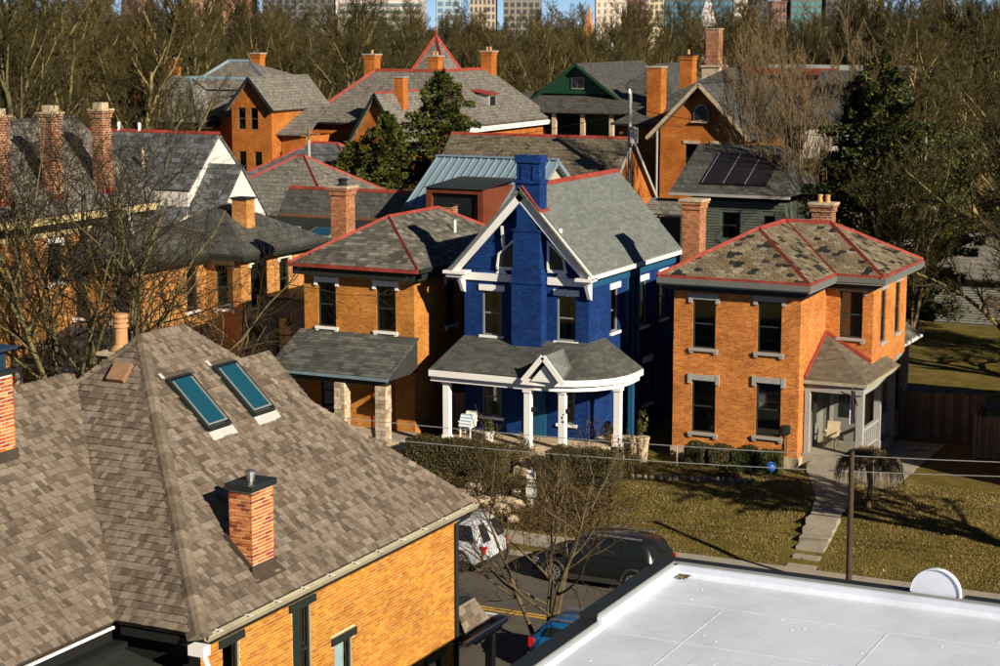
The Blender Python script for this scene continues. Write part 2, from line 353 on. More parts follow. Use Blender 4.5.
def window(parent, p0, p1, h, fr='frame_dark', lintel=None, sill=None, cur=0, style='ears', panes=1, rev=0.13, lh=0.22):
    u, n, L = frame2(p0, p1); o = Vector((p0[0], p0[1], 0)); a, b, c, d = h; t = 0.055 if (b-a) > 0.5 else 0.04
    mb = MB()
    obox(mb, o, u, n, a, a+t, -rev+0.0, -0.05, c, d); obox(mb, o, u, n, b-t, b, -rev, -0.05, c, d)
    obox(mb, o, u, n, a+t, b-t, -rev, -0.05, d-t, d); obox(mb, o, u, n, a+t, b-t, -rev, -0.05, c, c+t)
    w = obj('window', mb, M[fr], parent); mid = (c+d)/2
    s = MB(); obox(s, o, u, n, a+t, b-t, -0.12, -0.07, mid-0.03, mid+0.03)
    if panes == 2: obox(s, o, u, n, (a+b)/2-0.015, (a+b)/2+0.015, -0.118, -0.072, c+t, mid-0.03); obox(s, o, u, n, (a+b)/2-0.015, (a+b)/2+0.015, -0.118, -0.072, mid+0.03, d-t)
    obj('meeting_rail', s, M[fr], w)
    for z0, z1, dd in ((c+t, mid-0.03, 0.105), (mid+0.03, d-t, 0.09)):
        g = MB(); g.add([o+u*x-n*dd+Vector((0,0,z)) for x, z in ((a+t,z0),(b-t,z0),(b-t,z1),(a+t,z1))], [(0,1,2,3)]); obj('pane', g, M['glass'], w)
    bk = MB(); obox(bk, o, u, n, a-0.1, b+0.1, -0.75, -0.7, c-0.1, d+0.1); obj('dark_backing', bk, M['dark_room'], w)
    if cur == -1:
        k = MB(); obox(k, o, u, n, a+t, b-t, -0.22, -0.2, c+0.02, d-0.02); obj('blind', k, M['blind_green'], w)
    if cur > 0:
        k = MB(); ny = 9
        for sd in (0, 1):
            x0, x1 = (a+t, a+(b-a)*cur) if sd == 0 else (b-(b-a)*cur, b-t)
            vs = []; 
            for i in range(ny):
                x = x0+(x1-x0)*i/(ny-1); dd = 0.2+0.025*(i % 2)
                vs += [o+u*x-n*dd+Vector((0,0,c+0.02)), o+u*x-n*dd+Vector((0,0,d-0.02))]
            k.add(vs, [(2*i,2*i+2,2*i+3,2*i+1) for i in range(ny-1)])
        obj('curtain', k, M['curtain'], w)
    if lintel:
        k = MB(); e = 0.14
        obox(k, o, u, n, a-e, b+e, -0.02, 0.06, d+0.002, d+lh)
        if style == 'ears': obox(k, o, u, n, a-e-0.02, a-0.012, -0.018, 0.075, d-0.14, d+lh+0.02); obox(k, o, u, n, b+0.012, b+e+0.02, -0.018, 0.075, d-0.14, d+lh+0.02)
        obj('lintel', k, M[lintel], w)
    if sill:
        k = MB(); obox(k, o, u, n, a-0.12, b+0.12, -0.1, 0.1, c-0.11, c-0.002)
        if style == 'ears': obox(k, o, u, n, a-0.1, a+0.04, -0.02, 0.08, c-0.2, c-0.112); obox(k, o, u, n, b-0.04, b+0.1, -0.02, 0.08, c-0.2, c-0.112)
        obj('sill', k, M[sill], w)
    return w
def walls_windows(parent, name, p0, p1, z0, z1, mat, wins, **kw):
    """wins: (centre along, z bottom, width, height)"""
    hs = [(a-w/2, a+w/2, z, z+h) for a, z, w, h in wins]
    o = wall(parent, name, p0, p1, z0, z1, mat, hs)
    for h in hs: window(parent, p0, p1, h, **kw)
    return o
def block(parent, x0, x1, y0, y1, z0, z1, mat, S=(), E=(), **kw):
    walls_windows(parent, 'wall', (x0,y0), (x1,y0), z0, z1, mat, S, **kw); walls_windows(parent, 'wall', (x1,y0), (x1,y1), z0, z1, mat, E, **kw)
    wall(parent, 'wall', (x1,y1), (x0,y1), z0, z1, mat); wall(parent, 'wall', (x0,y1), (x0,y0), z0, z1, mat)

def plane_axes(poly):
    p = [Vector(q) for q in poly]; n = Vector((0,0,0))
    for i in range(len(p)): n += p[i].cross(p[(i+1) % len(p)])
    n.normalize(); s = (Vector((0,0,1)) - n*n.z)
    s = s.normalized() if s.length > 1e-3 else Vector((0,1,0))
    a = s.cross(n).normalized(); return p[0], a, s, n
def clip(sub, cl):
    out = sub
    for i in range(len(cl)):
        (ax,ay),(bx,by) = cl[i], cl[(i+1) % len(cl)]; ins = lambda q: (bx-ax)*(q[1]-ay)-(by-ay)*(q[0]-ax) >= -1e-9
        inp = out; out = []
        for j in range(len(inp)):
            P, Q = inp[j-1], inp[j]
            if ins(Q) != ins(P):
                dx, dy = Q[0]-P[0], Q[1]-P[1]; den = (bx-ax)*dy-(by-ay)*dx
                t = ((by-ay)*(P[0]-ax)-(bx-ax)*(P[1]-ay))/den; out.append((P[0]+t*dx, P[1]+t*dy))
            if ins(Q): out.append(Q)
        if not out: return []
    return out
def shingles(poly, expo, tw, lift, rnd=0.3, hexa=False, seed=1, holes=(), jit=0.0):
    """roofing pieces laid in courses on a convex roof plane; list of (verts, faces, centre)"""
    rg = random.Random(seed); o, a, s, n = plane_axes(poly); q2 = [((Vector(q)-o).dot(a), (Vector(q)-o).dot(s)) for q in poly]
    area = sum(q2[i][0]*q2[(i+1) % len(q2)][1]-q2[(i+1) % len(q2)][0]*q2[i][1] for i in range(len(q2)))
    if area < 0: q2 = q2[::-1]
    u0, u1 = min(q[0] for q in q2), max(q[0] for q in q2); v0, v1 = min(q[1] for q in q2), max(q[1] for q in q2)
    res = []; k = 0; v = v0
    while v < v1:
        u = u0 - tw*(0.5 if k % 2 else 0) - (rg.random()*tw if rnd else 0)
        while u < u1:
            w = tw*(1+rnd*(rg.random()*2-1)) if not hexa else tw
            g = 0.006; h = lift*(1+jit*(rg.random()-0.5))
            if hexa: c = [(u+w*0.27, v), (u+w*0.73, v), (u+w-g, v+expo*0.42), (u+w-g, v+expo*1.3), (u+g, v+expo*1.3), (u+g, v+expo*0.42)]
            else: c = [(u+g/2, v), (u+w-g/2, v), (u+w-g/2, v+expo*1.04), (u+g/2, v+expo*1.04)]
            c = clip(c, q2)
            if len(c) > 2:
                cu = sum(q[0] for q in c)/len(c); cv = sum(q[1] for q in c)/len(c)
                cen = o+a*cu+s*cv
                if not any(H(cen) for H in holes):
                    m = len(c); top = [o+a*x+s*y+n*(h*max(0.12, 1-0.75*(y-v)/expo)+0.003) for x, y in c]; bot = [o+a*x+s*y-n*0.004 for x, y in c]
                    res.append((top+bot, [tuple(range(m))]+[(i, i+m, (i+1) % m+m, (i+1) % m) for i in range(m)], cen))
            u += w
        v += expo; k += 1
    return res
def pieces(parent, name, many, ps, mat, n_single=0):
    """the pieces that show largest as objects of their own, the rest joined"""
    ps = sorted(ps, key=lambda q: (Vector(q[2])-CAM).length) if n_single else ps
    def seen(c):
        d = Vector(c)-CAM; q = cam_inv @ d; return q.z < 0 and abs(q.x/q.z) < 0.262 and abs(q.y/q.z) < 0.174
    sing, rest = [], []
    for q in ps: (sing if len(sing) < n_single and seen(q[2]) else rest).append(q)
    for vs, fs, c in sing:
        c = Vector(c); me = bpy.data.meshes.new(name); me.from_pydata([Vector(q)-c for q in vs], [], fs); me.materials.append(mat)
        o = bpy.data.objects.new(name, me); link(o, parent); o.location = c
    if rest:
        mb = MB()
        for vs, fs, c in rest: mb.add(vs, fs)
        obj(many, mb, mat, parent, kind='stuff')
cam_inv = cam.rotation_euler.to_matrix().inverted()

def roof(parent, poly, mat, t=0.12, name='roof_slope', sh=None, smat=None, n_single=0, piece='slate', dark=None):
    mb = MB(); mb.slab(poly, t); o = obj(name, mb, mat, parent)
    if dark:
        ps = shingles(poly, **sh); dk = [q for q in ps if mnoise.noise(Vector(q[2])*2.1+Vector((3.1,7.7,1.3))) > 0.36]; ids = {id(q) for q in dk}
        pieces(o, piece, piece + '_courses', [q for q in ps if id(q) not in ids], smat, 0); pieces(o, piece, 'dark_' + piece + '_patches', dk, dark, 0); return o
    if sh: pieces(o, piece, piece + '_courses', shingles(poly, **sh), smat, n_single)
    return o
def hip(parent, x0, x1, y0, y1, ze, slope, mat, cap=None, over=0, t=0.14, **kw):
    """hip roof on a rectangle; returns the ridge ends"""
    w, d = x1-x0, y1-y0; h = min(w, d)/2*slope
    if d >= w: A = (x0+w/2, y0+w/2, ze+h); B = (x0+w/2, y1-w/2, ze+h)
    else: A = (x0+d/2, y0+d/2, ze+h); B = (x1-d/2, y0+d/2, ze+h)
    c = [(x0,y0,ze), (x1,y0,ze), (x1,y1,ze), (x0,y1,ze)]
    if d >= w: ps = [[c[0],c[1],A],[c[1],c[2],B,A],[c[2],c[3],B],[c[3],c[0],A,B]]; hl = [(c[0],A),(c[1],A),(c[2],B),(c[3],B),(A,B)]
    else: ps = [[c[0],c[1],B,A],[c[1],c[2],B],[c[2],c[3],A,B],[c[3],c[0],A]]; hl = [(c[0],A),(c[3],A),(c[1],B),(c[2],B),(A,B)]
    for i, p in enumerate(ps): roof(parent, p, mat, t, **(kw if i < 2 else {}))
    if cap: caps(parent, hl, cap)
    return A, B
def caps(parent, lines, mat, w=0.2, h=0.1, name='ridge_flashing'):
    for a, b in lines:
        if (Vector(a)-Vector(b)).length < 0.05: continue
        mb = MB(); a = Vector(a); b = Vector(b); d = (b-a).normalized(); sx = d.cross(Vector((0,0,1))).normalized(); up = sx.cross(d)
        pr = [(-w/2,-0.05),(0,h*0.9),(w/2,-0.05),(w/2,-0.09),(-w/2,-0.09)]; k = len(pr)
        vs = [p+sx*x+up*z for p in (a, b) for x, z in pr]
        mb.add(vs, [tuple(range(k-1,-1,-1)), tuple(range(k,2*k))]+[(i,(i+1) % k,(i+1) % k+k,i+k) for i in range(k)]); obj(name, mb, M[mat], parent)
def gable(parent, x0, x1, y0, y1, ze, zr, axis, mat, wmat, ov=0.35, cap=None, trim=None, t=0.14, inset=0.0, **kw):
    """gable roof, ridge along axis; walls given by the footprint, ov = overhang"""
    if axis == 'x':
        ym = (y0+y1)/2; sl = (zr-ze)/(ym-y0); ex0, ex1 = x0-ov, x1+ov; zl = ze-sl*ov
        roof(parent, [(ex0,y0-ov,zl),(ex1,y0-ov,zl),(ex1,ym,zr),(ex0,ym,zr)], mat, t, **kw); roof(parent, [(ex1,y1+ov,zl),(ex0,y1+ov,zl),(ex0,ym,zr),(ex1,ym,zr)], mat, t)
        for x, dx in ((x1, -0.1), (x0, 0.1)): obj('gable_wall', MB().prism([(x,y0,ze-0.02),(x,y1,ze-0.02),(x,ym,zr-0.16)], (dx,0,0)), wmat, parent)
        rid = ((ex0,ym,zr),(ex1,ym,zr)); rk = [((ex1,y0-ov,zl),(ex1,ym,zr)), ((ex1,y1+ov,zl),(ex1,ym,zr))]
    else:
        xm = (x0+x1)/2; sl = (zr-ze)/(xm-x0); ey0, ey1 = y0-ov, y1+ov; zl = ze-sl*ov
        roof(parent, [(x1+ov,ey0,zl),(x1+ov,ey1,zl),(xm,ey1,zr),(xm,ey0,zr)], mat, t, **kw); roof(parent, [(x0-ov,ey1,zl),(x0-ov,ey0,zl),(xm,ey0,zr),(xm,ey1,zr)], mat, t)
        for y, dy in ((y0, 0.1), (y1, -0.1)): obj('gable_wall', MB().prism([(x0,y,ze-0.02),(x1,y,ze-0.02),(xm,y,zr-0.16)], (0,dy,0)), wmat, parent)
        rid = ((xm,ey0,zr),(xm,ey1,zr)); rk = [((x0-ov,ey0,zl),(xm,ey0,zr)), ((x1+ov,ey0,zl),(xm,ey0,zr))]
    if cap: caps(parent, [rid], cap)
    if trim:
        out = Vector((0.03,0,0)) if axis == 'x' else Vector((0,-0.03,0))
        for a, b in rk: obj('rake_board', MB().bar(Vector(a)+out-Vector((0,0,0.1)), Vector(b)+out-Vector((0,0,0.1)), 0.05, 0.22, up=(0,0,1)), M[trim], parent)
def chimney(parent, x, y, w, d, z0, z1, mat, cap='stone_grey', pots=0, flash=None, corbel=True):
    m = MB(); m.box(x-w/2, x+w/2, y-d/2, y+d/2, z0, z1-0.3)
    if corbel: m.box(x-w/2-0.05, x+w/2+0.05, y-d/2-0.05, y+d/2+0.05, z1-0.3, z1-0.1); m.box(x-w/2-0.1, x+w/2+0.1, y-d/2-0.1, y+d/2+0.1, z1-0.1, z1)
    else: m.box(x-w/2+0.004, x+w/2-0.004, y-d/2+0.004, y+d/2-0.004, z1-0.3, z1)
    c = obj('chimney', m, M[mat] if isinstance(mat, str) else mat, parent)
    e = 0.13 if corbel else 0.06
    obj('chimney_cap', MB().box(x-w/2-e, x+w/2+e, y-d/2-e, y+d/2+e, z1+0.002, z1+0.09), M[cap], c)
    for i in range(pots): obj('chimney_pot', MB().lathe((x+(i-(pots-1)/2)*0.32, y, z1+0.09), [(0.12,0),(0.1,0.2),(0.12,0.3),(0.09,0.32)], 10), M['terracotta'], c, smooth=False)
    if flash: obj('chimney_flashing', MB().box(x-w/2-0.03, x+w/2+0.03, y-d/2-0.03, y+d/2+0.03, z0, flash), M['red_metal'], c)
    return c
def brick_face(o, u, n, L, z0, z1, skip=None, bl=0.215, bh=0.065, j=0.011, proud=0.012, seed=0):
    """running-bond bricks standing proud of a mortar face"""
    rg = random.Random(seed); o = Vector(o); u = Vector(u); n = Vector(n); res = []; k = 0; z = z0
    while z + bh <= z1+1e-3:
        a = -(bl/2+j/2) if k % 2 else 0.0
        while a < L:
            b0, b1 = max(0, a), min(L, a+bl)
            for h0, h1, g0, g1 in (skip or ()):
                if g0 < z+bh and z < g1 and h0 < b1 and b0 < h1:
                    if b0 < h0: b1 = h0
                    elif b1 > h1: b0 = h1
                    else: b1 = b0
            if b1-b0 > 0.03:
                pr = proud+rg.uniform(-0.004, 0.004)
                vs = [o+u*x+n*dd+Vector((0,0,zz)) for zz in (z, z+bh) for x, dd in ((b0,pr),(b1,pr),(b1,-0.02),(b0,-0.02))]
                res.append((vs, [(4,5,6,7),(0,1,5,4),(1,2,6,5),(3,0,4,7),(3,2,1,0)], o+u*((b0+b1)/2)+Vector((0,0,z+bh/2))))
            a += bl+j
        z += bh+j; k += 1
    return res

# ================================================================== THE SETTING
def gz(y):
    pts = [(-80,0.12),(45.6,0.12),(45.75,-0.06),(57.3,-0.06),(57.42,0.1),(59.7,0.14),(61.6,0.6),(63.6,1.12),(66,1.2),(4000,1.2)]
    for (a, b), (c, d) in zip(pts, pts[1:]):
        if y <= c: return b+(d-b)*(y-a)/(c-a)
    return 1.2
def strip(ys, x0, x1, dz=0.0, xs=None, nz=0.0):
    mb = MB(); xs = xs or [x0, x1]; rg = random.Random(5)
    for y in ys:
        for x in xs: mb.v.append((x, y, gz(y)+dz+(rg.uniform(-nz, nz) if 59.9 < y < 110 else 0)))
    k = len(xs)
    for j in range(len(ys)-1):
        for i in range(k-1): mb.f.append((j*k+i, j*k+i+1, (j+1)*k+i+1, (j+1)*k+i))
    return mb
ys = [-80,0,30,45.6,45.75,57.3,57.42,58.5,59.7]+[59.7+0.5*i for i in range(1,90)]+[110+20*i for i in range(15)]+[500,1000,3500]
xs = [-3000,-600,-200,-100]+[-90+1.0*i for i in range(0,91)]+[50,300,3000]
obj('ground', strip(ys, 0, 0, 0, xs, 0.035), M['grass'], smooth=True, kind='structure')
obj('road', MB().box(-160,80,45.8,57.28,-0.3,0.0), M['asphalt'], kind='structure')
for i, y in enumerate((51.33, 51.56)):
    tag(obj('road_marking', MB().box(-160,80,y-0.05,y+0.05,0.0,0.004), M['yellow_line']), ('yellow centre line of the road, the one nearer the white roof','yellow centre line of the road, the one nearer the parked cars')[i], 'road marking', 'double yellow centre line')
for nm, y0, y1 in (('kerb',57.28,57.46),('kerb',45.62,45.8)):
    o = obj(nm, MB().box(-160,80,y0,y1,-0.3,0.13), M['concrete'], kind='structure')
sw = obj('pavement', MB().box(-160,80,58.15,59.6,-0.2,0.15), mk('pavement_joint', (0.12,0.1,0.07)), kind='structure')
pm = mesh('paving_slab', MB().box(-0.73,0.73,-0.71,0.71,0,0.035), M['concrete'])
for i in range(34):
    o = bpy.data.objects.new('paving_slab', pm); link(o, sw); o.location = (-42+1.48*i, 58.875, 0.13+random.uniform(-0.004,0.004)); o.rotation_euler = (random.uniform(-.003,.003), random.uniform(-.003,.003), 0)
# path with steps to the brick house
pa = obj('garden_path', MB().add([(-20.9,68.9,1.24),(-19.3,68.9,1.24),(-18.6,67.0,1.235),(-18.0,65.2,1.22),(-17.85,63.0,1.16),(-18.9,63.0,1.16),(-19.4,65.2,1.22),(-20.2,67.2,1.235)], [(0,1,2,7),(7,2,3,6),(6,3,4,5)]), M['concrete'], kind='structure')
st = thing('garden_steps', 'concrete steps cut into the grass bank up to the path', 'steps', (-18.4,61.5,0.2))
for i in range(5):
    y = 63.0-0.55*i; z = 1.15-0.19*i
    obj('step', MB().box(-18.92+0.06*i,-17.83+0.02*i,y-0.55,y-0.002,z-0.7,z-0.02), M['concrete'], st)
obj('lower_landing', MB().box(-18.7,-17.7,59.62,60.25,-0.1,0.2), M['concrete'], st)
drive = obj('driveway', MB().box(-19.2,-17.2,67.5,75.8,1.0,1.225), M['concrete'], kind='structure')
alley = obj('alley', MB().box(-90,-14,84.0,88.0,1.0,1.21), M['asphalt'], kind='structure')

# ================================================================== FOREGROUND HOUSE (brick, tan shingles)
fh = thing('brick_house', 'large orange brick house with tan shingle hip roof and skylights, nearest on the left', 'house', (-25.8,34.5,0.1))
S = 0.95; ZE = 6.5
AN, AF = (-25.8,34.1,11.25), (-25.8,35.7,11.25); V = (-26.825,33.075,10.276)
def in_poly(x0, x1, y0, y1): return lambda c: x0 < c.x < x1 and y0 < c.y < y1
hs = [in_poly(-24.95,-23.68,33.62,34.6), in_poly(-24.95,-23.68,35.4,36.4), in_poly(-21.9,-21.28,31.66,32.5)]
pE = [(-20.8,29.1,ZE),(-20.8,40.7,ZE),AF,AN]; pS = [(-22.85,29.1,ZE),(-20.8,29.1,ZE),AN,V]; pW = [(-22.85,21,ZE),(-22.85,29.1,ZE),V,(-27,33.2,10.44),(-27,21,10.44)]
shk = dict(expo=0.165, tw=0.15, lift=0.03, rnd=0.45, jit=1.1)
base = mk('roof_underlay', (0.07,0.055,0.04), 0.95)
for p, sd, n1, hh in ((pE,1,300,hs),(pS,2,300,()),(pW,3,300,[in_poly(-26.6,-25.8,28.9,29.9)])):
    o = roof(fh, p, base, 0.14); pieces(o, 'shingle', 'shingle_courses', shingles(p, seed=sd, holes=hh, **shk), M['shingle_tan'], n1)
roof(fh, [(-30.8,40.7,ZE),(-30.8,29.1,ZE),AN,AF], M['shingle_tan'], 0.14); roof(fh, [(-20.8,40.7,ZE),(-30.8,40.7,ZE),AF], M['shingle_tan'], 0.14)
roof(fh, [(-27,21,10.44),(-27,33.2,10.44),(-31.15,33.2,ZE),(-31.15,21,ZE)], M['shingle_tan'], 0.14)
# front gable roof towards the street
fg = [(-24.4,36.5,6.5),(-24.4,42,6.5),(-27.6,42,9.56),(-27.6,36.5,9.56)]
o = roof(fh, fg, base, 0.14); pieces(o, 'shingle', 'shingle_courses', shingles(fg, seed=9, **shk), M['shingle_tan'], 60)
roof(fh, [(-30.8,42,6.5),(-30.8,36.5,6.5),(-27.6,36.5,9.56),(-27.6,42,9.56)], M['shingle_tan'], 0.14)
M['cap_tan'] = piecemat('cap_shingle', [(0,(0.1,0.08,0.056)),(0.5,(0.165,0.135,0.098)),(1,(0.23,0.19,0.14))], 0.9, 0.15, fine=9)
def hip_caps(parent, a, b, w=0.3, ex=0.2, mat=M['shingle_tan']):
    a = Vector(a); b = Vector(b); d = (b-a); L = d.length; d.normalize(); sx = d.cross(Vector((0,0,1))).normalized(); up = sx.cross(d); n = int(L/ex)
    vs = []
    for t, lf in ((0, 0.045), (ex*1.2, 0.02)):
        for x, z in ((-w/2,-w*0.42),(-w*0.2,-w*0.06),(0,0.02),(w*0.2,-w*0.06),(w/2,-w*0.42)): vs.append(Vector((x, t, z+lf)))
    me = bpy.data.meshes.new('hip_cap'); me.from_pydata(vs, [], [(0,1,6,5),(1,2,7,6),(2,3,8,7),(3,4,9,8),(4,3,2,1,0)]); me.materials.append(mat)
    rot = Matrix((sx, d, up)).transposed().to_euler()
    for i in range(n):
        q = bpy.data.objects.new('hip_cap', me); link(q, parent); q.location = a+d*(i*L/n); q.rotation_euler = rot
hip_caps(fh, (-20.8,29.1,ZE+0.02), AN, 0.52, 0.24, M['cap_tan']); hip_caps(fh, (-20.8,40.7,ZE+0.02), AF, 0.22); hip_caps(fh, AN, AF); hip_caps(fh, (-27,21.2,10.45), (-27,33,10.45), 0.26); hip_caps(fh, V, AN, 0.26)
# walls
XW = -21.12
wins = [(30.25,30.85,3.9,5.86),(32.84,33.59,3.85,5.86),(34.52,35.29,2.6,4.62),(38.8,39.6,0.8,2.82)]
holes = [(a-29.5,b-29.5,c,d) for a,b,c,d in wins]
wall(fh, 'wall', (XW,29.5), (XW,40.3), -0.1, 6.42, M['mortar'], holes)
wall(fh, 'wall', (-30.4,29.5), (XW,29.5), -0.1, 6.42, M['black']); wall(fh, 'wall', (XW,40.3), (-30.4,40.3), -0.1, 6.42, M['brick_a']); wall(fh, 'wall', (-30.4,40.3), (-30.4,29.5), -0.1, 6.42, M['brick_a'])
wall(fh, 'wall', (-23.2,21.3), (-23.2,29.5), -0.1, 6.42, M['black'])
def skip(a, z): return any(h[0]-0.02 < a < h[1]+0.02 and h[2]-0.14 < z < h[3]+0.2 for h in holes)
pieces(fh, 'brick', 'brick_courses', brick_face((XW,29.5,0), (0,1,0), (1,0,0), 10.8, 0.02, 6.34, [(h[0]-0.004,h[1]+0.004,h[2]-0.11,h[3]+0.002) for h in holes]+[(h[0]-0.14,h[1]+0.14,h[3],h[3]+0.17) for h in holes]+[(h[0]-0.12,h[1]+0.12,h[2]-0.11,h[2]) for h in holes], 0.2, 0.061, 0.0135, 0.011, 4), M['brick_piece'], 300)
for i, h in enumerate(holes):
    w = window(fh, (XW,29.5), (XW,40.3), h, 'dark_trim', 'dark_trim', 'dark_trim', style='plain', cur=0.5 if i == 2 else 0, lh=0.17)
    if i in (1, 2):
        k = MB(); u, n, L = frame2((XW,29.5),(XW,40.3)); oo = Vector((XW,29.5,0)); a, b, c, d = h
        obox(k, oo, u, n, a+0.02, a+0.06, -0.05, 0.0, c, d); obox(k, oo, u, n, b*0.45+a*0.55, b*0.45+a*0.55+0.04, -0.05, 0.0, c, d)
        z = c+0.05
        while z < d-0.04: k.add([oo+u*x+n*dd+Vector((0,0,zz)) for x, dd, zz in ((a+0.06,0,z),(b*0.45+a*0.55,0,z),(b*0.45+a*0.55,-0.05,z+0.045),(a+0.06,-0.05,z+0.045))], [(0,1,2,3)]); z += 0.06
        obj('shutter', k, M['dark_trim'] if i == 1 else mk('pale_blind', (0.25,0.36,0.38), 0.5), w)
# gutter along the eave, fascia, downspout
g = MB(); pr = [(0,0.0),(0.02,-0.11),(0.1,-0.13),(0.15,-0.02),(0.13,0.0),(0.09,-0.1),(0.03,-0.09),(0.02,0.0)]
vs = [(-20.82+x, y, 6.46+z) for y in (29.2, 40.75) for x, z in pr]; k = len(pr)
g.add(vs, [tuple(range(k)), tuple(range(2*k-1,k-1,-1))]+[(i,i+k,(i+1)%k+k,(i+1)%k) for i in range(k)]); gu = obj('gutter', g, M['gutter'], fh)
for i in range(11): obj('gutter_bracket', MB().box(-20.84,-20.655,29.6+1.05*i,29.63+1.05*i,6.455,6.475), M['white'], gu)
obj('fascia', MB().box(-21.05,-20.83,29.2,40.7,6.2,6.352), M['black'], fh); obj('fascia', MB().box(-22.8,-20.84,29.18,29.26,6.2,6.352), M['black'], fh)
obj('fascia', MB().box(-22.98,-22.9,21,29.05,6.02,6.35), M['black'], fh); obj('drip_edge', MB().box(-22.895,-22.84,21,29.06,6.352,6.4), M['white'], fh)
obj('downspout', MB().tube([(-20.75,40.45,6.33),(-20.8,40.42,6.2),(-21.05,40.25,6.0),(-21.05,40.25,0.1)],[0.05]*4,8), M['dark_trim'], fh)
gb = obj('gutter_elbow', MB().box(-20.98,-20.62,28.9,29.14,6.13,6.33).tube([(-20.72,29.02,6.2),(-20.62,29.05,5.9),(-20.9,29.2,5.5)],[0.055]*3,8), M['white'], fh)
# low black rubber roof in the corner
br = thing('low_black_roof', 'low black rubber roof tucked below the tan shingle eaves', 'roof', (-21.5,27,0))
obj('roof_sheet', MB().slab([(-22.55,20,6.0),(-19.6,20,5.35),(-19.6,28.75,5.35),(-20.9,29.0,5.62),(-22.55,28.95,6.02)],0.1), M['black_roof'], br)
obj('parapet', MB().bar((-22.75,21,6.03),(-22.75,29.1,6.06),0.36,0.1), M['black'], br)
obj('edge_trim', MB().bar((-21.05,28.98,5.68),(-19.6,28.8,5.37),0.07,0.06), M['white'], br)
obj('wall', MB().box(-22.4,-19.8,20,28.6,-0.1,5.2), M['siding_dark'], br)
for yy in (23,24.6,26.2,27.8): obj('membrane_seam', MB().bar((-22.5,yy,6.0),(-19.62,yy,5.36),0.06,0.012), M['black_roof'], br)
# chimneys with real bricks
def brick_chimney(parent, x0, x1, y0, y1, z0, z1, seed, zf=None, n_single=300):
    c = obj('chimney', MB().box(x0+0.012,x1-0.012,y0+0.012,y1-0.012,z0,z1), M['mortar_white'], parent)
    ps = brick_face((x0,y0+0.012,0),(1,0,0),(0,-1,0),x1-x0,z0,z1,None,0.19,0.06,0.016,0.012,seed)+brick_face((x1-0.012,y0,0),(0,1,0),(1,0,0),y1-y0,z0,z1,None,0.19,0.06,0.016,0.012,seed+1)
    pieces(c, 'brick', 'brick_courses', [p for p in ps if p[2].z > (zf(p[2]) if zf else -9)], M['brick_red'], n_single); return c
zf = lambda c: 6.5+0.95*(-20.8-c.x)-0.05
c1 = brick_chimney(fh, -21.86,-21.3,31.67,32.48,6.85,8.7,11,zf)
obj('chimney_cap', MB().box(-21.92,-21.24,31.61,32.54,8.702,8.84), M['coping'], c1)
obj('flue', MB().lathe((-21.58,32.07,8.84),[(0.09,0),(0.09,0.12),(0.12,0.13),(0.12,0.2),(0.05,0.24)],12), M['steel'], c1)
fl = MB().slab([(-21.28,31.6,7.0),(-21.1,31.55,6.84),(-21.1,32.65,6.84),(-21.28,32.56,7.0)],0.02); fl.box(-21.3,-21.275,31.62,32.53,6.9,7.14); fl.prism([(-21.95,31.655,7.58),(-21.28,31.655,6.9),(-21.28,31.655,7.12),(-21.95,31.655,7.78)],(0,0.012,0))
obj('lead_flashing', fl, mk('brown_flashing', (0.06,0.045,0.032), 0.6), c1)
c2 = brick_chimney(fh, -26.5,-25.83,28.95,29.84,9.1,11.12,21)
obj('chimney_cap', MB().box(-26.55,-25.78,28.9,29.9,11.122,11.2), M['coping'], c2); obj('metal_cowl', MB().box(-26.42,-25.92,29.05,29.75,11.2,11.62).box(-26.6,-25.75,28.85,29.95,11.62,11.68), mk('blue_cowl', (0.03,0.06,0.1), 0.4, metal=0.5), c2)
obj('lead_flashing', MB().box(-26.53,-25.8,28.93,29.9,9.1,9.55), mk('brown_flashing2', (0.05,0.04,0.03), 0.6), c2)
c3 = obj('chimney', MB().box(-29.75,-29.05,37.7,38.4,7,9.95), M['brick_chim'], fh); obj('chimney_cap', MB().box(-29.85,-28.95,37.6,38.5,9.952,10.03), M['stone_tan'], c3)
obj('chimney_pot', MB().lathe((-29.4,38.05,10.0),[(0.3,0),(0.28,0.08),(0.17,0.2),(0.16,0.62),(0.2,0.64),(0.2,0.7),(0.16,0.71),(0.16,0.76),(0.2,0.77),(0.2,0.83),(0.16,0.84),(0.2,0.9),(0.2,0.97),(0.12,0.99)],18), M['terracotta'], c3, smooth=False)
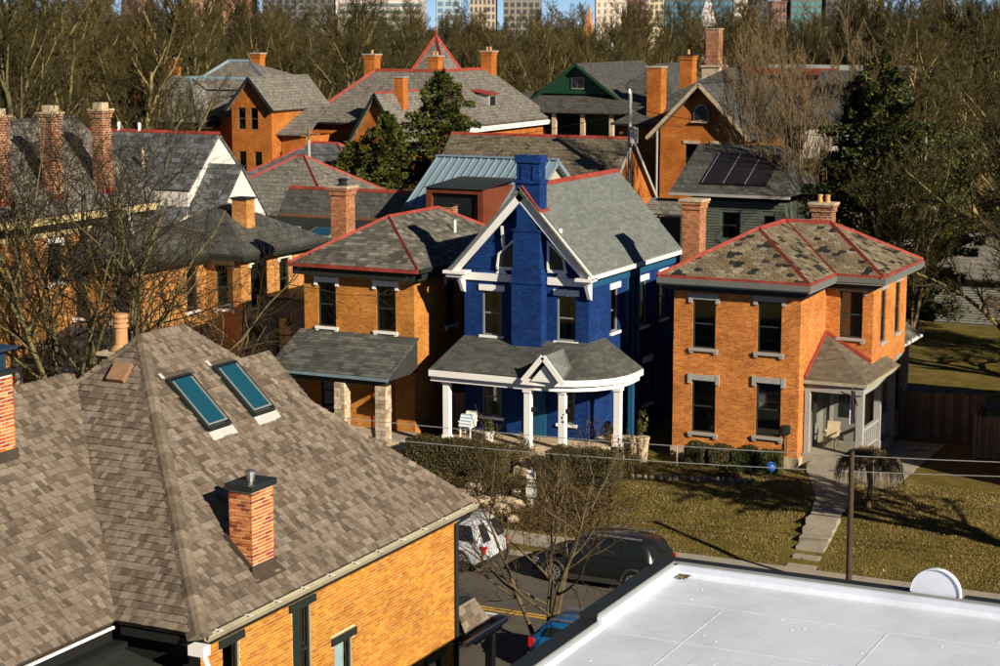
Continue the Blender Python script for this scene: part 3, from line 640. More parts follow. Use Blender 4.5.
# skylights
M['pale_flashing'] = mk('pale_flashing', (0.42,0.42,0.4), 0.6, 0.1)
for y0 in (33.7, 35.49):
    def PP(x, y, d=0): return Vector((x, y, 6.5+0.95*(-20.8-x)))+Vector((0.689,0,0.725))*d
    xa, xb, y1 = -24.86, -23.79, y0+0.83
    m = MB()
    for a, b in (((xa,y0),(xb,y0)),((xa,y1),(xb,y1)),((xa,y0),(xa,y1)),((xb,y0),(xb,y1))): m.bar(PP(*a,0.06), PP(*b,0.05), 0.055, 0.1, up=(0.689,0,0.725))
    sk = obj('skylight', m, M['coping'], fh)
    i = 0.05; obj('pane', MB().slab([PP(xb-i,y0+i,0.1),PP(xb-i,y1-i,0.1),PP(xa+i,y1-i,0.1),PP(xa+i,y0+i,0.1)],0.02), M['sky_glass'], sk)
    m = MB()
    for a, b in (((xa+0.07,y0+0.07),(xb-0.07,y0+0.07)),((xa+0.07,y1-0.07),(xb-0.07,y1-0.07)),((xb-0.07,y0+0.05),(xb-0.07,y1-0.05))): m.bar(PP(*a,0.11), PP(*b,0.11), 0.035, 0.02, up=(0.689,0,0.725))
    obj('inner_frame', m, M['frame_grey'], sk); obj('apron_flashing', MB().slab([PP(xb+0.2,y0-0.05,0.03),PP(xb+0.2,y1+0.05,0.03),PP(xb+0.04,y1+0.05,0.05),PP(xb+0.04,y0-0.05,0.05)],0.015), M['pale_flashing'], sk)
    obj('head_flashing', MB().slab([PP(xa-0.05,y0-0.1,0.06),PP(xa-0.05,y0+0.0,0.06),PP(xa-0.16,y0+0.0,0.05),PP(xa-0.16,y0-0.1,0.05)],0.02), M['pale_flashing'], sk)
def QS(x, y, d=0): return Vector((x, y, 6.5+0.95*(y-29.1)))+Vector((0,-0.689,0.725))*d
obj('roof_vent', MB().slab([QS(-26.0,33.15,0.14),QS(-25.55,33.15,0.14),QS(-25.55,33.5,0.14),QS(-26.0,33.5,0.14)],0.12), mk('brown_vent', (0.24,0.14,0.08), 0.6), fh)
# front porch roof of the foreground house
pr_ = [(-24.5,40.3,3.5),(-20.6,40.3,3.5)]
po = obj('porch_roof', MB().slab([(-20.95,40.4,3.2),(-20.95,41.75,3.2),(-21.1,41.3,3.72),(-21.1,40.4,3.72)],0.06), base, fh)
pieces(po, 'shingle', 'shingle_courses', shingles([(-20.85,40.35,3.12),(-20.85,41.75,3.12),(-21.15,41.35,3.8),(-21.15,40.35,3.8)], 0.17,0.24,0.022,0.4,seed=31), M['shingle_tan'], 30)
obj('porch_deck', MB().box(-25,-21.16,40.32,41.4,3.62,3.8), M['black_roof'], fh)
m = MB(); m.bar((-20.5,39.6,3.18),(-20.5,41.9,3.18),0.12,0.12); m.bar((-20.56,41.85,3.18),(-25,41.85,3.18),0.12,0.12); obj('porch_gutter', m, M['frame_grey'], fh)
m = MB(); m.bar((-20.44,39.6,3.25),(-20.44,41.9,3.25),0.03,0.03); m.bar((-20.44,41.92,3.25),(-25,41.92,3.25),0.03,0.03); obj('gutter_lip', m, M['white'], fh)
obj('porch_soffit', MB().box(-25,-20.56,40.35,41.79,2.95,3.15), M['dark_trim'], fh)
for x in (-20.8,-24.6): obj('porch_post', MB().box(x-0.1,x+0.1,41.5,41.7,0.1,2.95), M['gutter'], fh)

# ================================================================== WHITE FLAT ROOF
wb = thing('flat_roof_building', 'building with a bright white membrane flat roof and dark parapet edge', 'building', (-5,32,0.1))
m = MB().add([(-14.98,20,5.62),(10,20,5.62),(10,39.5,5.7),(-14.98,39.5,5.7)], [(0,1,2,3)]); rf = obj('roof_membrane', m, M['membrane'], wb)
for i, y in enumerate((37.6,35.1,32.6,30.1)):
    obj('membrane_seam', MB().bar((-14.9,y,5.702-0.0041*(39.5-y)),(9.9,y+0.08,5.702-0.0041*(39.5-y)),0.05,0.012), M['seam'], rf)
for i in range(60):
    x, y = random.uniform(-14.5,4), random.uniform(29,39.2); obj('fastener_bump', MB().lathe((x,y,5.685-0.004*(39.5-y)),[(0.045,0),(0.03,0.022),(0.006,0.026)],7), M['membrane'], rf, smooth=True)
for x, y, a, b in ((-12.6,33.9,0.5,0.35),(-7.4,37.9,0.6,0.4),(-4.9,35.6,0.45,0.5)): obj('membrane_patch', MB().box(x,x+a,y,y+b,5.6,5.706-0.0041*(39.5-y)), M['membrane'], rf)
for x in (-13.2,-9.6,-5.9,-2.2): obj('membrane_seam', MB().bar((x,30.2,5.701-0.0041*9.3),(x+0.05,37.5,5.701-0.0041*2.0),0.03,0.01), M['seam'], rf)
obj('building_wall', MB().box(-15.3,10,20,39.85,-0.1,5.4), M['siding_dark'], wb)
pa_ = obj('parapet', MB().box(-15.1,-14.985,35.2,39.6,5.4,5.93).box(-15.1,10,39.5,39.62,5.4,5.93).box(-15.1,-14.985,20,35.19,5.4,5.78), M['membrane'], wb)
obj('cant_strip', MB().prism([(-14.985,20,5.6),(-14.87,20,5.6),(-14.985,20,5.74)],(0,19.5,0)).prism([(-15,39.5,5.66),(-15,39.38,5.66),(-15,39.5,5.8)],(25,0,0)), M['membrane'], pa_)
cp = obj('coping', MB().box(-15.5,-15.1,35.2,40.0,5.66,5.97).box(-15.1,-9.66,39.62,40.0,5.72,5.97).box(-8.5,10,39.62,40.0,5.72,5.97).box(-15.54,-15.1,20,35.2,5.5,5.82), M['coping'], wb)
obj('coping_lip', MB().box(-15.1,-15.07,35.2,39.62,5.93,5.99).box(-15.07,10,39.6,39.63,5.932,5.99).box(-15.1,-15.07,20,35.19,5.78,5.84), M['frame_grey'], wb)
ap = [(-9.08+0.54*math.cos(a), 39.66, 6.02+0.54*math.sin(a)) for a in [math.pi*i/24 for i in range(25)]]
ar = obj('arched_crest', MB().prism(ap+[(-9.62,39.66,5.6),(-8.54,39.66,5.6)], (0,0.14,0)), M['membrane'], wb)
rim = MB().tube([(x, 39.63, z) for x, y, z in ap], [0.014]*25, 6); obj('crest_rim', rim, M['membrane'], ar)
obj('crest_rod', MB().tube([(-8.54,39.8,5.93),(-8.42,39.8,5.95)],[0.03,0.03],8), M['steel'], ar)
obj('dead_leaves', MB().add([(-14.95+random.uniform(0,0.35)+dx, 39.25+random.uniform(-0.1,0.2)+dy, 5.74+dz) for q in range(40) for dx,dy,dz in ((0,0,0),(0.06,0.01,0.01),(0.03,0.05,0.02))] , [(3*i,3*i+1,3*i+2) for i in range(40)]), M['leaf_dead'], wb, kind='stuff')

# ================================================================== HOUSE A
ha = thing('brick_house', 'orange brick house with grey slate hip roof and stone-columned porch, left of the blue house', 'house', (-39.6,72,1.2))
XA0, XA1 = -42.2, -36.95
walls_windows(ha, 'wall', (XA0,67), (XA1,67), 1.1, 8.1, M['brick_a'], [(XA0*-1-41.09,5.67,0.86,1.86),(3.93,5.67,0.9,1.86),(1.2,2.0,0.9,1.9)], fr='frame_dark', lintel='white', sill='white', cur=0.36)
walls_windows(ha, 'wall', (XA1,67), (XA1,76.5), 1.1, 8.1, M['brick_a'], [(3.2,5.6,0.85,1.9),(6.8,5.6,0.85,1.9)], lintel='white', sill='white')
wall(ha, 'wall', (XA1,76.5), (XA0,76.5), 1.1, 8.1, M['brick_a']); wall(ha, 'wall', (XA0,76.5), (XA0,67), 1.1, 8.1, M['brick_a'])
sl = dict(sh=dict(expo=0.2, tw=0.3, lift=0.02, rnd=0.35, seed=3, jit=0.8), smat=M['slate_grey'])
A, B = hip(ha, -42.6,-36.5,66.5,77.0, 8.33,0.58, M['slate_dark'], 'red_metal', **sl)
m = MB(); m.box(-42.5,-36.6,66.6,66.66,7.85,8.2); m.box(-36.66,-36.6,66.6,76.9,7.85,8.2); m.box(-42.5,-36.6,66.66,67.0,7.95,8.18); m.box(-36.95,-36.66,66.9,76.9,7.95,8.18); obj('cornice', m, M['dark_trim'], ha)
m = MB(); m.box(-42.62,-36.48,66.42,66.5,8.2,8.34); obj('red_edge', m, M['red_metal'], ha); obj('gutter', MB().box(-36.5,-36.4,66.5,77,8.2,8.36), M['dark_trim'], ha)
ch = chimney(ha, -42.0,69.9,0.75,0.75,8.2,11.2,'brick_chim','stone_tan'); obj('chimney_pot', MB().lathe((-42,69.9,11.28),[(0.2,0),(0.24,0.06),(0.16,0.1),(0.2,0.25),(0.28,0.27),(0.1,0.34)],12), M['coping'], ch)
obj('vent_pipe', MB().tube([(-38.0,72.6,9.2),(-38.0,72.6,9.75)],[0.06,0.06],8), M['white'], ha)
# porch of house A
pl = [(-42.4,64.35,4.25),(-36.75,64.35,4.25),(-36.75,66.98,5.5),(-42.4,66.98,5.5)]
roof(ha, pl, M['slate_dark'], 0.1, 'porch_roof', sh=dict(expo=0.2, tw=0.34, lift=0.018, rnd=0.3, seed=8, jit=0.8), smat=M['slate_porch'])
obj('porch_gutter', MB().box(-42.45,-36.7,64.25,64.35,4.13,4.24), mk('blue_grey_gutter', (0.15,0.22,0.25), 0.5), ha); obj('porch_beam', MB().box(-42.3,-36.85,64.45,64.75,3.9,4.12), M['dark_trim'], ha)
obj('porch_side', MB().prism([(-36.8,64.4,4.1),(-36.8,66.98,4.1),(-36.8,66.98,5.36)],(-0.06,0,0)), M['siding_dark'], ha)
for x in (-37.08,-38.98,-41.9):
    cl = obj('stone_column', MB().box(x-0.22,x+0.22,64.4,64.84,1.0,3.9), M['mortar'], ha); ps = []
    for k in range(15):
        z = 1.2+0.18*k
        for (o_, u_, n_) in (((x-0.23,64.4,0),(1,0,0),(0,-1,0)), ((x+0.22,64.39,0),(0,1,0),(1,0,0))):
            cut = random.uniform(0.15,0.32); 
            for b0, b1 in ((0.0,cut),(cut+0.012,0.46)):
                pr = random.uniform(0.01,0.04); oo, uu, nn = Vector(o_), Vector(u_), Vector(n_)
                ps.append(([oo+uu*a+nn*d+Vector((0,0,zz)) for zz in (z,z+0.165) for a, d in ((b0,pr),(b1,pr),(b1,-0.02),(b0,-0.02))], [(4,5,6,7),(0,1,5,4),(1,2,6,5),(3,0,4,7),(3,2,1,0)], oo+uu*(b0+b1)/2+Vector((0,0,z))))
    pieces(cl, 'stone', 'small_stones', ps, M['stone_column'], 60)
obj('porch_floor', MB().box(-42.4,-36.7,64.3,66.98,1.0,1.55), M['concrete'], ha)
obj('porch_parapet', MB().box(-41.65,-39.25,64.5,64.75,1.55,2.2).box(-38.75,-37.35,64.5,64.75,1.55,2.1), M['stone_tan'], ha)
obj('door', MB().box(-38.9,-37.9,66.93,67.0,1.6,3.7), mk('rust_door', (0.25,0.06,0.02), 0.6), ha)
obj('step_wing', MB().prism([(-36.7,63.2,1.1),(-36.7,64.4,1.1),(-36.7,64.4,1.75),(-36.7,63.3,1.35)],(0.9,0,0)), M['stone_tan'], ha)

# ================================================================== BLUE HOUSE
hb = thing('blue_house', 'deep blue painted house with white trim, tall front chimney and curved porch', 'house', (-32,71,1.2))
BX0, BX1, BY, BZ = -34.75, -29.3, 67.2, 8.5
walls_windows(hb, 'wall', (BX0,BY), (BX1,BY), 1.1, BZ, M['blue'], [(1.24,5.82,0.86,1.8),(4.5,5.82,0.82,1.8),(1.22,2.5,0.86,1.6),(4.55,2.5,0.66,1.8)], fr='frame_grey', lintel='white', sill='white', style='plain', cur=0.38, lh=0.24)
walls_windows(hb, 'wall', (BX1,BY), (BX1,76.4), 1.1, BZ, M['blue'], [(2.6,5.9,0.75,1.75),(5.6,5.7,0.85,1.9),(7.9,5.7,0.75,1.9),(6.2,2.3,0.8,1.8)], fr='frame_grey', lintel='white', sill='white', style='plain', lh=0.24)
wall(hb, 'wall', (BX1,76.4), (BX0,76.4), 1.1, BZ, M['blue']); wall(hb, 'wall', (BX0,76.4), (BX0,BY), 1.1, BZ, M['blue'])
XR, ZR = -32.07, 11.85; eR, eL = -29.02, -35.12; y0, y1 = 66.6, 76.6; zeR = 8.5
shb = dict(expo=0.14, tw=0.33, lift=0.012, rnd=0.3, seed=5, jit=0.6)
roof(hb, [(eR,y0,zeR),(eR,y1,zeR),(XR,y1,ZR),(XR,y0,ZR)], M['slate_dark'], 0.12, sh=shb, smat=M['shingle_grey'], piece='shingle')
roof(hb, [(eL,y1,zeR),(eL,y0,zeR),(XR,y0,ZR),(XR,y1,ZR)], M['shingle_grey'], 0.12)
caps(hb, [((XR,67.6,ZR),(XR,y1,ZR))], 'red_metal', 0.24, 0.08)
for yy in (BY, 76.4): obj('gable_wall', MB().prism([(BX0,yy,BZ-0.02),(BX1,yy,BZ-0.02),(XR,yy,ZR-0.32)], (0,0.1 if yy < 70 else -0.1,0)), M['blue'], hb)
for ex in (eL, eR):
    m = MB(); sg = 1 if ex == eL else -1
    m.bar((ex-sg*0.06,66.73,zeR-0.26),(XR+sg*0.03,66.73,ZR-0.27),0.06,0.42); obj('bargeboard', m, M['white'], hb)
    m = MB(); m.bar((ex+sg*0.05,67.0,zeR-0.2),(XR,67.0,ZR-0.24),0.36,0.03); obj('soffit', m, M['blue_paint'], hb)
obj('frieze_board', MB().box(BX0-0.05,-32.45,BY-0.09,BY-0.0,8.02,8.32), M['white'], hb); obj('frieze_board', MB().box(-31.05,BX1+0.05,BY-0.09,BY-0.0,8.02,8.32), M['white'], hb)
obj('eave_return', MB().box(eL-0.25,BX0+0.35,66.5,BY-0.1,8.3,8.42).box(eL-0.15,BX0+0.2,66.6,BY-0.1,8.16,8.3), M['white'], hb)
obj('eave_return', MB().box(BX1-0.3,eR+0.12,66.5,BY-0.1,8.3,8.42), M['white'], hb)
for x in (BX0-0.08, BX1+0.0): 
    obj('corner_bracket', MB().prism([(x,66.62,8.28),(x,BY-0.002,8.28),(x,BY-0.002,7.5),(x,BY-0.14,7.55),(x,66.75,8.05)],(0.14,0,0)), M['white'], hb)
obj('side_gutter', MB().box(eR-0.05,eR+0.12,66.55,76.6,8.36,8.52), M['white'], hb); obj('side_frieze', MB().box(BX1,BX1+0.07,BY+0.12,76.4,7.95,8.22), M['blue_paint'], hb)
obj('side_trim', MB().box(BX1,BX1+0.09,70.9,71.05,5.3,8.2).box(BX1,BX1+0.09,72.1,72.3,4.6,8.2), M['blue_paint'], hb)
obj('downspout', MB().tube([(eR+0.02,71.5,8.36),(BX1+0.1,71.5,8.1),(BX1+0.1,71.5,1.3)],[0.05]*3,8), M['blue_paint'], hb)
# attic gable ornaments beside the chimney breast
for sg, xc in ((-1,-32.42),(1,-31.06)):
    m = MB(); P = lambda dx, z: (xc+sg*dx, BY-0.1, z)
    m.prism([P(0.02,8.5),P(0.85,8.5),P(0.85,8.62),P(0.02,8.62)] if sg > 0 else [P(0.85,8.5),P(0.02,8.5),P(0.02,8.62),P(0.85,8.62)], (0,0.1,0))
    m.bar(P(0.8,8.6),P(0.72,9.15),0.08,0.12,up=(0,1,0)); m.bar(P(0.75,9.1),P(0.02,9.75),0.08,0.13,up=(0,1,0)); m.bar(P(0.06,8.6),P(0.06,9.7),0.08,0.1,up=(0,1,0))
    m.bar(P(0.52,9.4),P(0.58,10.25),0.1,0.16,up=(0,1,0)); m.prism([P(0.4,8.34),P(0.9,8.34),P(0.75,8.5),P(0.5,8.5)] if sg > 0 else [P(0.9,8.34),P(0.4,8.34),P(0.5,8.5),P(0.75,8.5)], (0,0.08,0))
    w = obj('attic_window', m, M['white'], hb); ps = [P(0.08,8.63),P(0.74,8.63),P(0.68,9.05),P(0.08,9.6)]
    obj('pane', MB().prism([(x,BY-0.03,z) for x, y, z in (ps if sg > 0 else ps[::-1])], (0,0.02,0)), M['car_glass'], w)
# chimney breast and stack
m = MB(); m.box(-32.42,-31.12,66.72,BY-0.002,5.3,8.5); m.prism([(-32.42,66.72,8.5),(-31.12,66.72,8.5),(-31.2,66.72,8.75),(-31.2,66.72,10.1),(-31.35,66.72,10.3),(-31.35,66.72,11.3),(-32.2,66.72,11.3),(-32.2,66.72,10.3),(-32.35,66.72,10.1),(-32.35,66.72,8.75)],(0,0.47,0))
cb_ = obj('chimney_breast', m, M['blue'], hb); obj('breast_band', MB().box(-32.46,-31.08,66.68,BY-0.01,8.05,8.16).box(-32.4,-31.16,66.69,67.1,10.12,10.2), M['blue'], cb_)
m = MB(); m.box(-32.28,-31.22,66.75,67.4,11.0,12.0); m.box(-32.34,-31.16,66.69,67.46,12.0,12.12); m.box(-32.24,-31.26,66.79,67.36,12.12,12.8); m.box(-32.3,-31.2,66.73,67.42,12.8,13.08); st_ = obj('chimney', m, M['blue'], hb)
m = MB()
for x0, x1 in ((-32.05,-31.96),(-31.55,-31.46)): m.box(x0,x1,66.755,66.8,12.14,12.7)
m.box(-31.26,-31.22,67.02,67.12,12.2,12.7); obj('chimney_rib', m, M['blue'], st_)
m = MB(); m.bar((-31.2,66.7,10.93),(-31.2,67.5,10.95),0.1,0.12); m.bar((XR+0.1,66.72,ZR+0.06),(-31.18,66.72,10.96),0.16,0.05); obj('chimney_flashing', m, M['red_metal'], st_)
# porch of the blue house
ev = [(-35.15,64.9),(-30.6,64.9),(-29.75,65.02),(-29.0,65.32),(-28.35,65.8),(-27.9,66.45),(-27.66,67.2),(-27.62,68.0),(-27.66,68.8)]; ZP = 4.68; CT = (-29.3,67.2,5.8)
TL, TM = (-34.75,67.18,5.7), (-30.6,67.18,5.78)
polys = [[(*ev[0],ZP),(*ev[1],ZP),TM,TL]]+[[(*ev[1],ZP),(*ev[2],ZP),CT,TM]]+[[(*ev[i],ZP),(*ev[i+1],ZP),CT] for i in range(2,7)]+[[(*ev[7],ZP),(*ev[8],ZP),(-29.3,68.8,5.8),CT]]
for i, p in enumerate(polys): roof(hb, p, M['slate_dark'], 0.08, 'porch_roof', sh=dict(expo=0.16, tw=0.4, lift=0.012, rnd=0.4, seed=40+i, jit=0.6), smat=M['shingle_porch'], piece='shingle')
def ribbon(pts, off, th, z0, z1):
    m = MB(); n = len(pts); inn = []; out = []
    for i, p in enumerate(pts):
        a = Vector((*pts[max(0,i-1)],0)); b = Vector((*pts[min(n-1,i+1)],0)); d = (b-a).normalized(); nn = Vector((d.y,-d.x,0)); q = Vector((*p,0)); out.append(q+nn*off); inn.append(q+nn*(off-th))
    vs = [v+Vector((0,0,z)) for z in (z0,z1) for v in out+inn]; k = 2*n; fs = []
    for i in range(n-1): fs += [(i,i+1,k+i+1,k+i),(n+i+1,n+i,k+n+i,k+n+i+1),(k+i,k+i+1,k+n+i+1,k+n+i),(i+1,i,n+i,n+i+1)]
    fs += [(0,k,k+n,n),(n-1,2*n-1,k+2*n-1,k+n-1)]
    return m.add(vs, fs)
obj('porch_fascia', ribbon(ev,0.04,0.08,4.42,4.66), M['white'], hb); obj('porch_beam', ribbon(ev,-0.12,0.1,4.2,4.42), M['white'], hb)
obj('porch_ceiling', MB().add([(x,y,4.41) for x, y in ev]+[(-29.32,68.8,4.41),(-29.32,67.18,4.41),(-34.75,67.18,4.41)], [tuple(range(12))[::-1]]), M['blue_paint'], hb)
# centre gablet
m = MB(); gx = -30.1; m.slab([(gx+0.8,64.72,4.66),(gx+0.8,65.6,5.1),(gx,66.6,5.62),(gx,64.72,5.62)],0.07); m.slab([(gx,64.72,5.62),(gx,66.6,5.62),(gx-0.8,65.6,5.1),(gx-0.8,64.72,4.66)],0.07); gb_ = obj('porch_gablet', m, M['shingle_grey'], hb)
m = MB(); m.bar((gx-0.85,64.68,4.6),(gx,64.68,5.6),0.06,0.2); m.bar((gx+0.85,64.68,4.6),(gx,64.68,5.6),0.06,0.2); obj('gablet_trim', m, M['white'], gb_)
obj('gablet_face', MB().prism([(gx-0.55,64.8,4.6),(gx+0.55,64.8,4.6),(gx,64.8,5.25)],(0,0.05,0)), M['white'], gb_)
for x, y in ((-34.55,65.3),(-30.95,65.2),(-29.62,65.5),(-27.92,66.95)):
    m = MB(); m.box(x-0.13,x+0.13,y-0.13,y+0.13,1.9,4.2); m.box(x-0.17,x+0.17,y-0.17,y+0.17,1.88,2.0); m.box(x-0.17,x+0.17,y-0.17,y+0.17,4.08,4.199); obj('porch_post', m, M['white'], hb)
fl = [(x-0.1 if x < -29 else x-0.3, y+0.25) for x, y in ev]
m = MB(); k = len(fl)+3; ring = fl+[(-29.28,68.8),(-29.28,67.18),(-34.75,67.18)]
m.add([(x,y,1.88) for x, y in ring]+[(x,y,1.0) for x, y in ring], [tuple(range(k))]+[(i,i+k,(i+1)%k+k,(i+1)%k) for i in range(k)]); obj('porch_floor', m, M['stone_tan'], hb)
obj('house_number', MB().box(-29.56,-29.5,65.364,65.37,3.25,3.3).box(-29.62,-29.56,65.364,65.37,3.1,3.2).box(-29.6,-29.52,65.364,65.37,2.95,3.03), M['black'], hb)
for x, y in ((-30.78,65.2),(-29.45,65.5)): obj('porch_lantern', MB().box(x,x+0.12,y-0.06,y+0.06,3.35,3.5).box(x-0.08,x,y-0.02,y+0.02,3.42,3.45), M['black'], hb)
obj('front_step', MB().box(-30.9,-29.6,64.3,65.1,1.0,1.65).box(-30.9,-29.6,63.8,64.298,1.0,1.4), M['stone_tan'], hb)
obj('door', MB().box(-32.0,-31.1,67.1,67.19,1.9,4.0), M['blue_paint'], hb)
obj('side_column', MB().box(-28.6,-28.4,69.6,69.8,1.2,4.3), M['blue_paint'], hb)

# ================================================================== HOUSE C
M['slate_black'] = piecemat('black_slate', [(0,(0.018,0.02,0.018)),(1,(0.035,0.037,0.032))], 0.6, 0.2)
M['cornice_grey'] = mk('cornice_grey', (0.13,0.135,0.125), 0.6, 0.1)
hc = thing('brick_house', 'orange brick house with hexagonal slate hip roof, right of the blue house', 'house', (-23.5,73.5,1.2))
CX0, CX1, CY0 = -26.48, -21.35, 69.1
kw = dict(fr='frame_dark', lintel='stone_grey', sill='stone_grey', cur=-1)
walls_windows(hc, 'wall', (CX0,CY0), (CX1,CY0), 1.6, 8.2, M['brick_c'], [(1.25,5.62,0.94,1.93),(3.91,5.65,0.96,1.98),(1.28,2.27,0.98,2.08),(3.93,2.36,1.0,2.1)], **kw)
wall(hc, 'wall', (CX1,CY0), (CX1,72.45), 1.6, 8.2, M['brick_c'])
walls_windows(hc, 'wall', (CX1,72.45), (-19.45,72.45), 1.6, 8.2, M['brick_c'], [(1.02,5.9,0.92,1.85)], fr='frame_dark', lintel='stone_grey', sill='stone_grey', cur=0.5)
walls_windows(hc, 'wall', (-19.45,72.45), (-19.45,77.6), 1.6, 8.2, M['brick_c'], [(1.55,5.6,0.75,2.1),(3.75,5.65,0.75,2.1),(4.1,2.3,0.75,2.15)], fr='frame_dark', lintel='stone_grey', sill='stone_grey', style='plain')
wall(hc, 'wall', (-19.45,77.6), (CX0,77.6), 1.6, 8.2, M['brick_c']); wall(hc, 'wall', (CX0,77.6), (CX0,CY0), 1.6, 8.2, M['brick_c'])
obj('foundation', MB().box(CX0-0.06,CX1+0.06,CY0-0.06,77.5,0.9,1.62).box(CX1,-19.39,72.39,77.5,0.9,1.615), M['stone_tan'], hc)
ze = 8.45; a = (-23.93,71.67,10.14); j = (-23.93,75.02,10.14); w_ = (-22.02,75.02,10.14)
hx = dict(expo=0.2, tw=0.31, lift=0.022, hexa=True, jit=0.8); rc = dict(expo=0.2, tw=0.22, lift=0.022, rnd=0.35, jit=0.8)
for i, (p, s_) in enumerate((([(-27,68.6,ze),(-20.86,68.6,ze),a], hx), ([(-20.86,68.6,ze),(-20.86,71.95,ze),j,a], rc), ([(-20.86,71.95,ze),(-18.95,71.95,ze),w_,j], hx), ([(-18.95,71.95,ze),(-18.95,78.09,ze),w_], rc))):
    roof(hc, p, M['slate_dark'], 0.12, sh=dict(seed=60+i, **s_), smat=M['slate_mixed'], dark=M['slate_black'])
roof(hc, [(-18.95,78.09,ze),(-27,78.09,ze),j,w_], M['slate_dark']); roof(hc, [(-27,78.09,ze),(-27,68.6,ze),a,j], M['slate_dark'])
caps(hc, [((-27,68.6,ze),a),((-20.86,68.6,ze),a),((-20.86,71.95,ze),j),((-18.95,71.95,ze),w_),((-18.95,78.09,ze),w_),(a,j),(j,w_)], 'red_metal', 0.24, 0.1)
eo = [(-27,68.6),(-20.86,68.6),(-20.86,71.95),(-18.95,71.95),(-18.95,78.09)]
obj('red_edge', ribbon(eo,0.03,0.06,8.4,8.5), M['red_metal'], hc)
obj('gutter', ribbon(eo,0.1,0.16,8.18,8.4), M['cornice_grey'], hc); obj('soffit', ribbon(eo,0.0,0.55,8.1,8.18), M['frame_grey'], hc); obj('frieze_board', ribbon(eo,-0.42,0.1,7.86,8.1), M['black'], hc)  # frieze in black also carries the dark shadow under the eaves
chimney(hc, -26.15,70.3,0.72,0.72,8.4,11.25,'brick_chim','stone_tan'); chimney(hc, -22.7,76.3,0.85,0.6,8.6,10.75,'brick_old','stone_tan',2)
obj('roof_patch', MB().box(-23.6,-22.9,75.1,75.5,10.05,10.2), M['metal_blue'], hc)
# corner porch
for p in ([(-21.34,69.7,4.6),(-18.9,69.7,4.6),(-21.34,72.44,6.0)], [(-18.9,69.7,4.6),(-18.9,72.44,4.6),(-21.34,72.44,6.0)], [(-18.9,72.44,4.6),(-18.9,74.6,4.6),(-19.44,74.6,4.91),(-19.44,72.44,4.91)]):
    roof(hc, p, M['slate_dark'], 0.08, 'porch_roof', sh=dict(expo=0.15, tw=0.3, lift=0.012, rnd=0.4, seed=70, jit=0.6), smat=M['shingle_brown'], piece='shingle')
obj('porch_flashing', MB().bar((-21.3,69.7,4.7),(-21.3,72.42,6.08),0.08,0.14).bar((-21.3,72.4,6.08),(-19.45,72.4,5.02),0.08,0.14), M['red_metal'], hc)
pe = [(-21.34,69.7),(-18.9,69.7),(-18.9,74.6)]
obj('porch_gutter', ribbon(pe,0.08,0.12,4.47,4.6), M['gutter'], hc); obj('porch_beam', ribbon(pe,-0.12,0.16,4.15,4.45), M['stone_grey'], hc); obj('porch_ceiling', MB().box(-21.33,-19.06,69.86,72.42,4.42,4.46), M['frame_grey'], hc)
for x, y in ((-19.15,69.95),(-19.1,72.3),(-19.1,74.3)): obj('porch_post', MB().box(x-0.13,x+0.13,y-0.13,y+0.13,1.75,4.15).box(x-0.16,x+0.16,y-0.16,y+0.16,1.75,1.9), M['stone_grey'], hc)
obj('porch_post', MB().box(-21.3,-21.1,69.75,69.95,1.75,4.15), M['stone_grey'], hc)
obj('porch_floor', MB().box(-21.3,-18.95,69.6,74.4,1.0,1.75).box(-20.9,-19.4,68.9,69.598,1.0,1.5), M['concrete'], hc)
obj('railing', MB().bar((-19.1,70.08,2.75),(-19.1,74.17,2.75),0.14,0.1).bar((-19.1,70.08,2.0),(-19.1,74.17,2.0),0.1,0.08), M['stone_grey'], hc)
for i in range(14): obj('baluster', MB().box(-19.13,-19.07,70.25+0.28*i,70.31+0.28*i,2.04,2.7), M['stone_grey'], hc)
obj('porch_panel', MB().box(-21.31,-19.5,72.415,72.443,1.76,4.41), M['grey_siding'], hc); obj('porch_panel', MB().box(-21.345,-21.322,69.98,72.41,1.76,4.41), M['grey_siding'], hc)
dr = obj('door', MB().box(-20.9,-19.95,72.36,72.44,1.76,3.95), M['grey_siding'], hc); obj('door_frame', MB().box(-21.05,-20.902,72.34,72.44,1.76,4.1).box(-19.948,-19.8,72.34,72.44,1.76,4.1), M['stone_grey'], dr)
obj('door_pane', MB().box(-20.7,-20.15,72.35,72.358,2.7,3.8), M['car_glass'], dr); dr2 = obj('door', MB().box(-21.34,-21.27,70.5,71.5,1.76,3.95), M['grey_siding'], hc); obj('door_pane', MB().box(-21.268,-21.262,70.7,71.3,2.6,3.8), M['car_glass'], dr2)
# rear extension behind house C
re_ = thing('lean_to', 'grey lean-to with a slate shed roof behind the right brick house', 'lean-to', (-20.5,80,1.2))
walls_windows(re_, 'wall', (-20.4,78.2), (-20.4,82.2), 1.1, 4.7, M['grey_siding'], [(1.4,2.4,0.5,1.7),(2.6,2.4,0.5,1.7)], lintel='stone_grey', sill='stone_grey', style='plain')
wall(re_, 'wall', (-24,78.2), (-20.4,78.2), 1.1, 4.7, M['grey_siding']); wall(re_, 'wall', (-20.4,82.2), (-24,82.2), 1.1, 4.7, M['grey_siding'])
roof(re_, [(-20.0,78.0,4.6),(-20.0,82.5,4.6),(-22.6,82.5,6.6),(-22.6,78.0,6.6)], M['slate_dark'], 0.1, sh=dict(expo=0.22, tw=0.3, lift=0.02, rnd=0.3, seed=90, jit=0.8), smat=M['slate_grey'])
obj('gutter', MB().box(-20.02,-19.9,77.95,82.55,4.48,4.6), M['white'], re_)

# ================================================================== OTHER HOUSES
def eave_band(parent, x0, x1, y0, y1, z, mat='dark_trim', h=0.3, w=0.5):
    obj('cornice', ribbon([(x0,y0),(x1,y0),(x1,y1)],0.02,w,z-h,z-0.02), M[mat], parent)

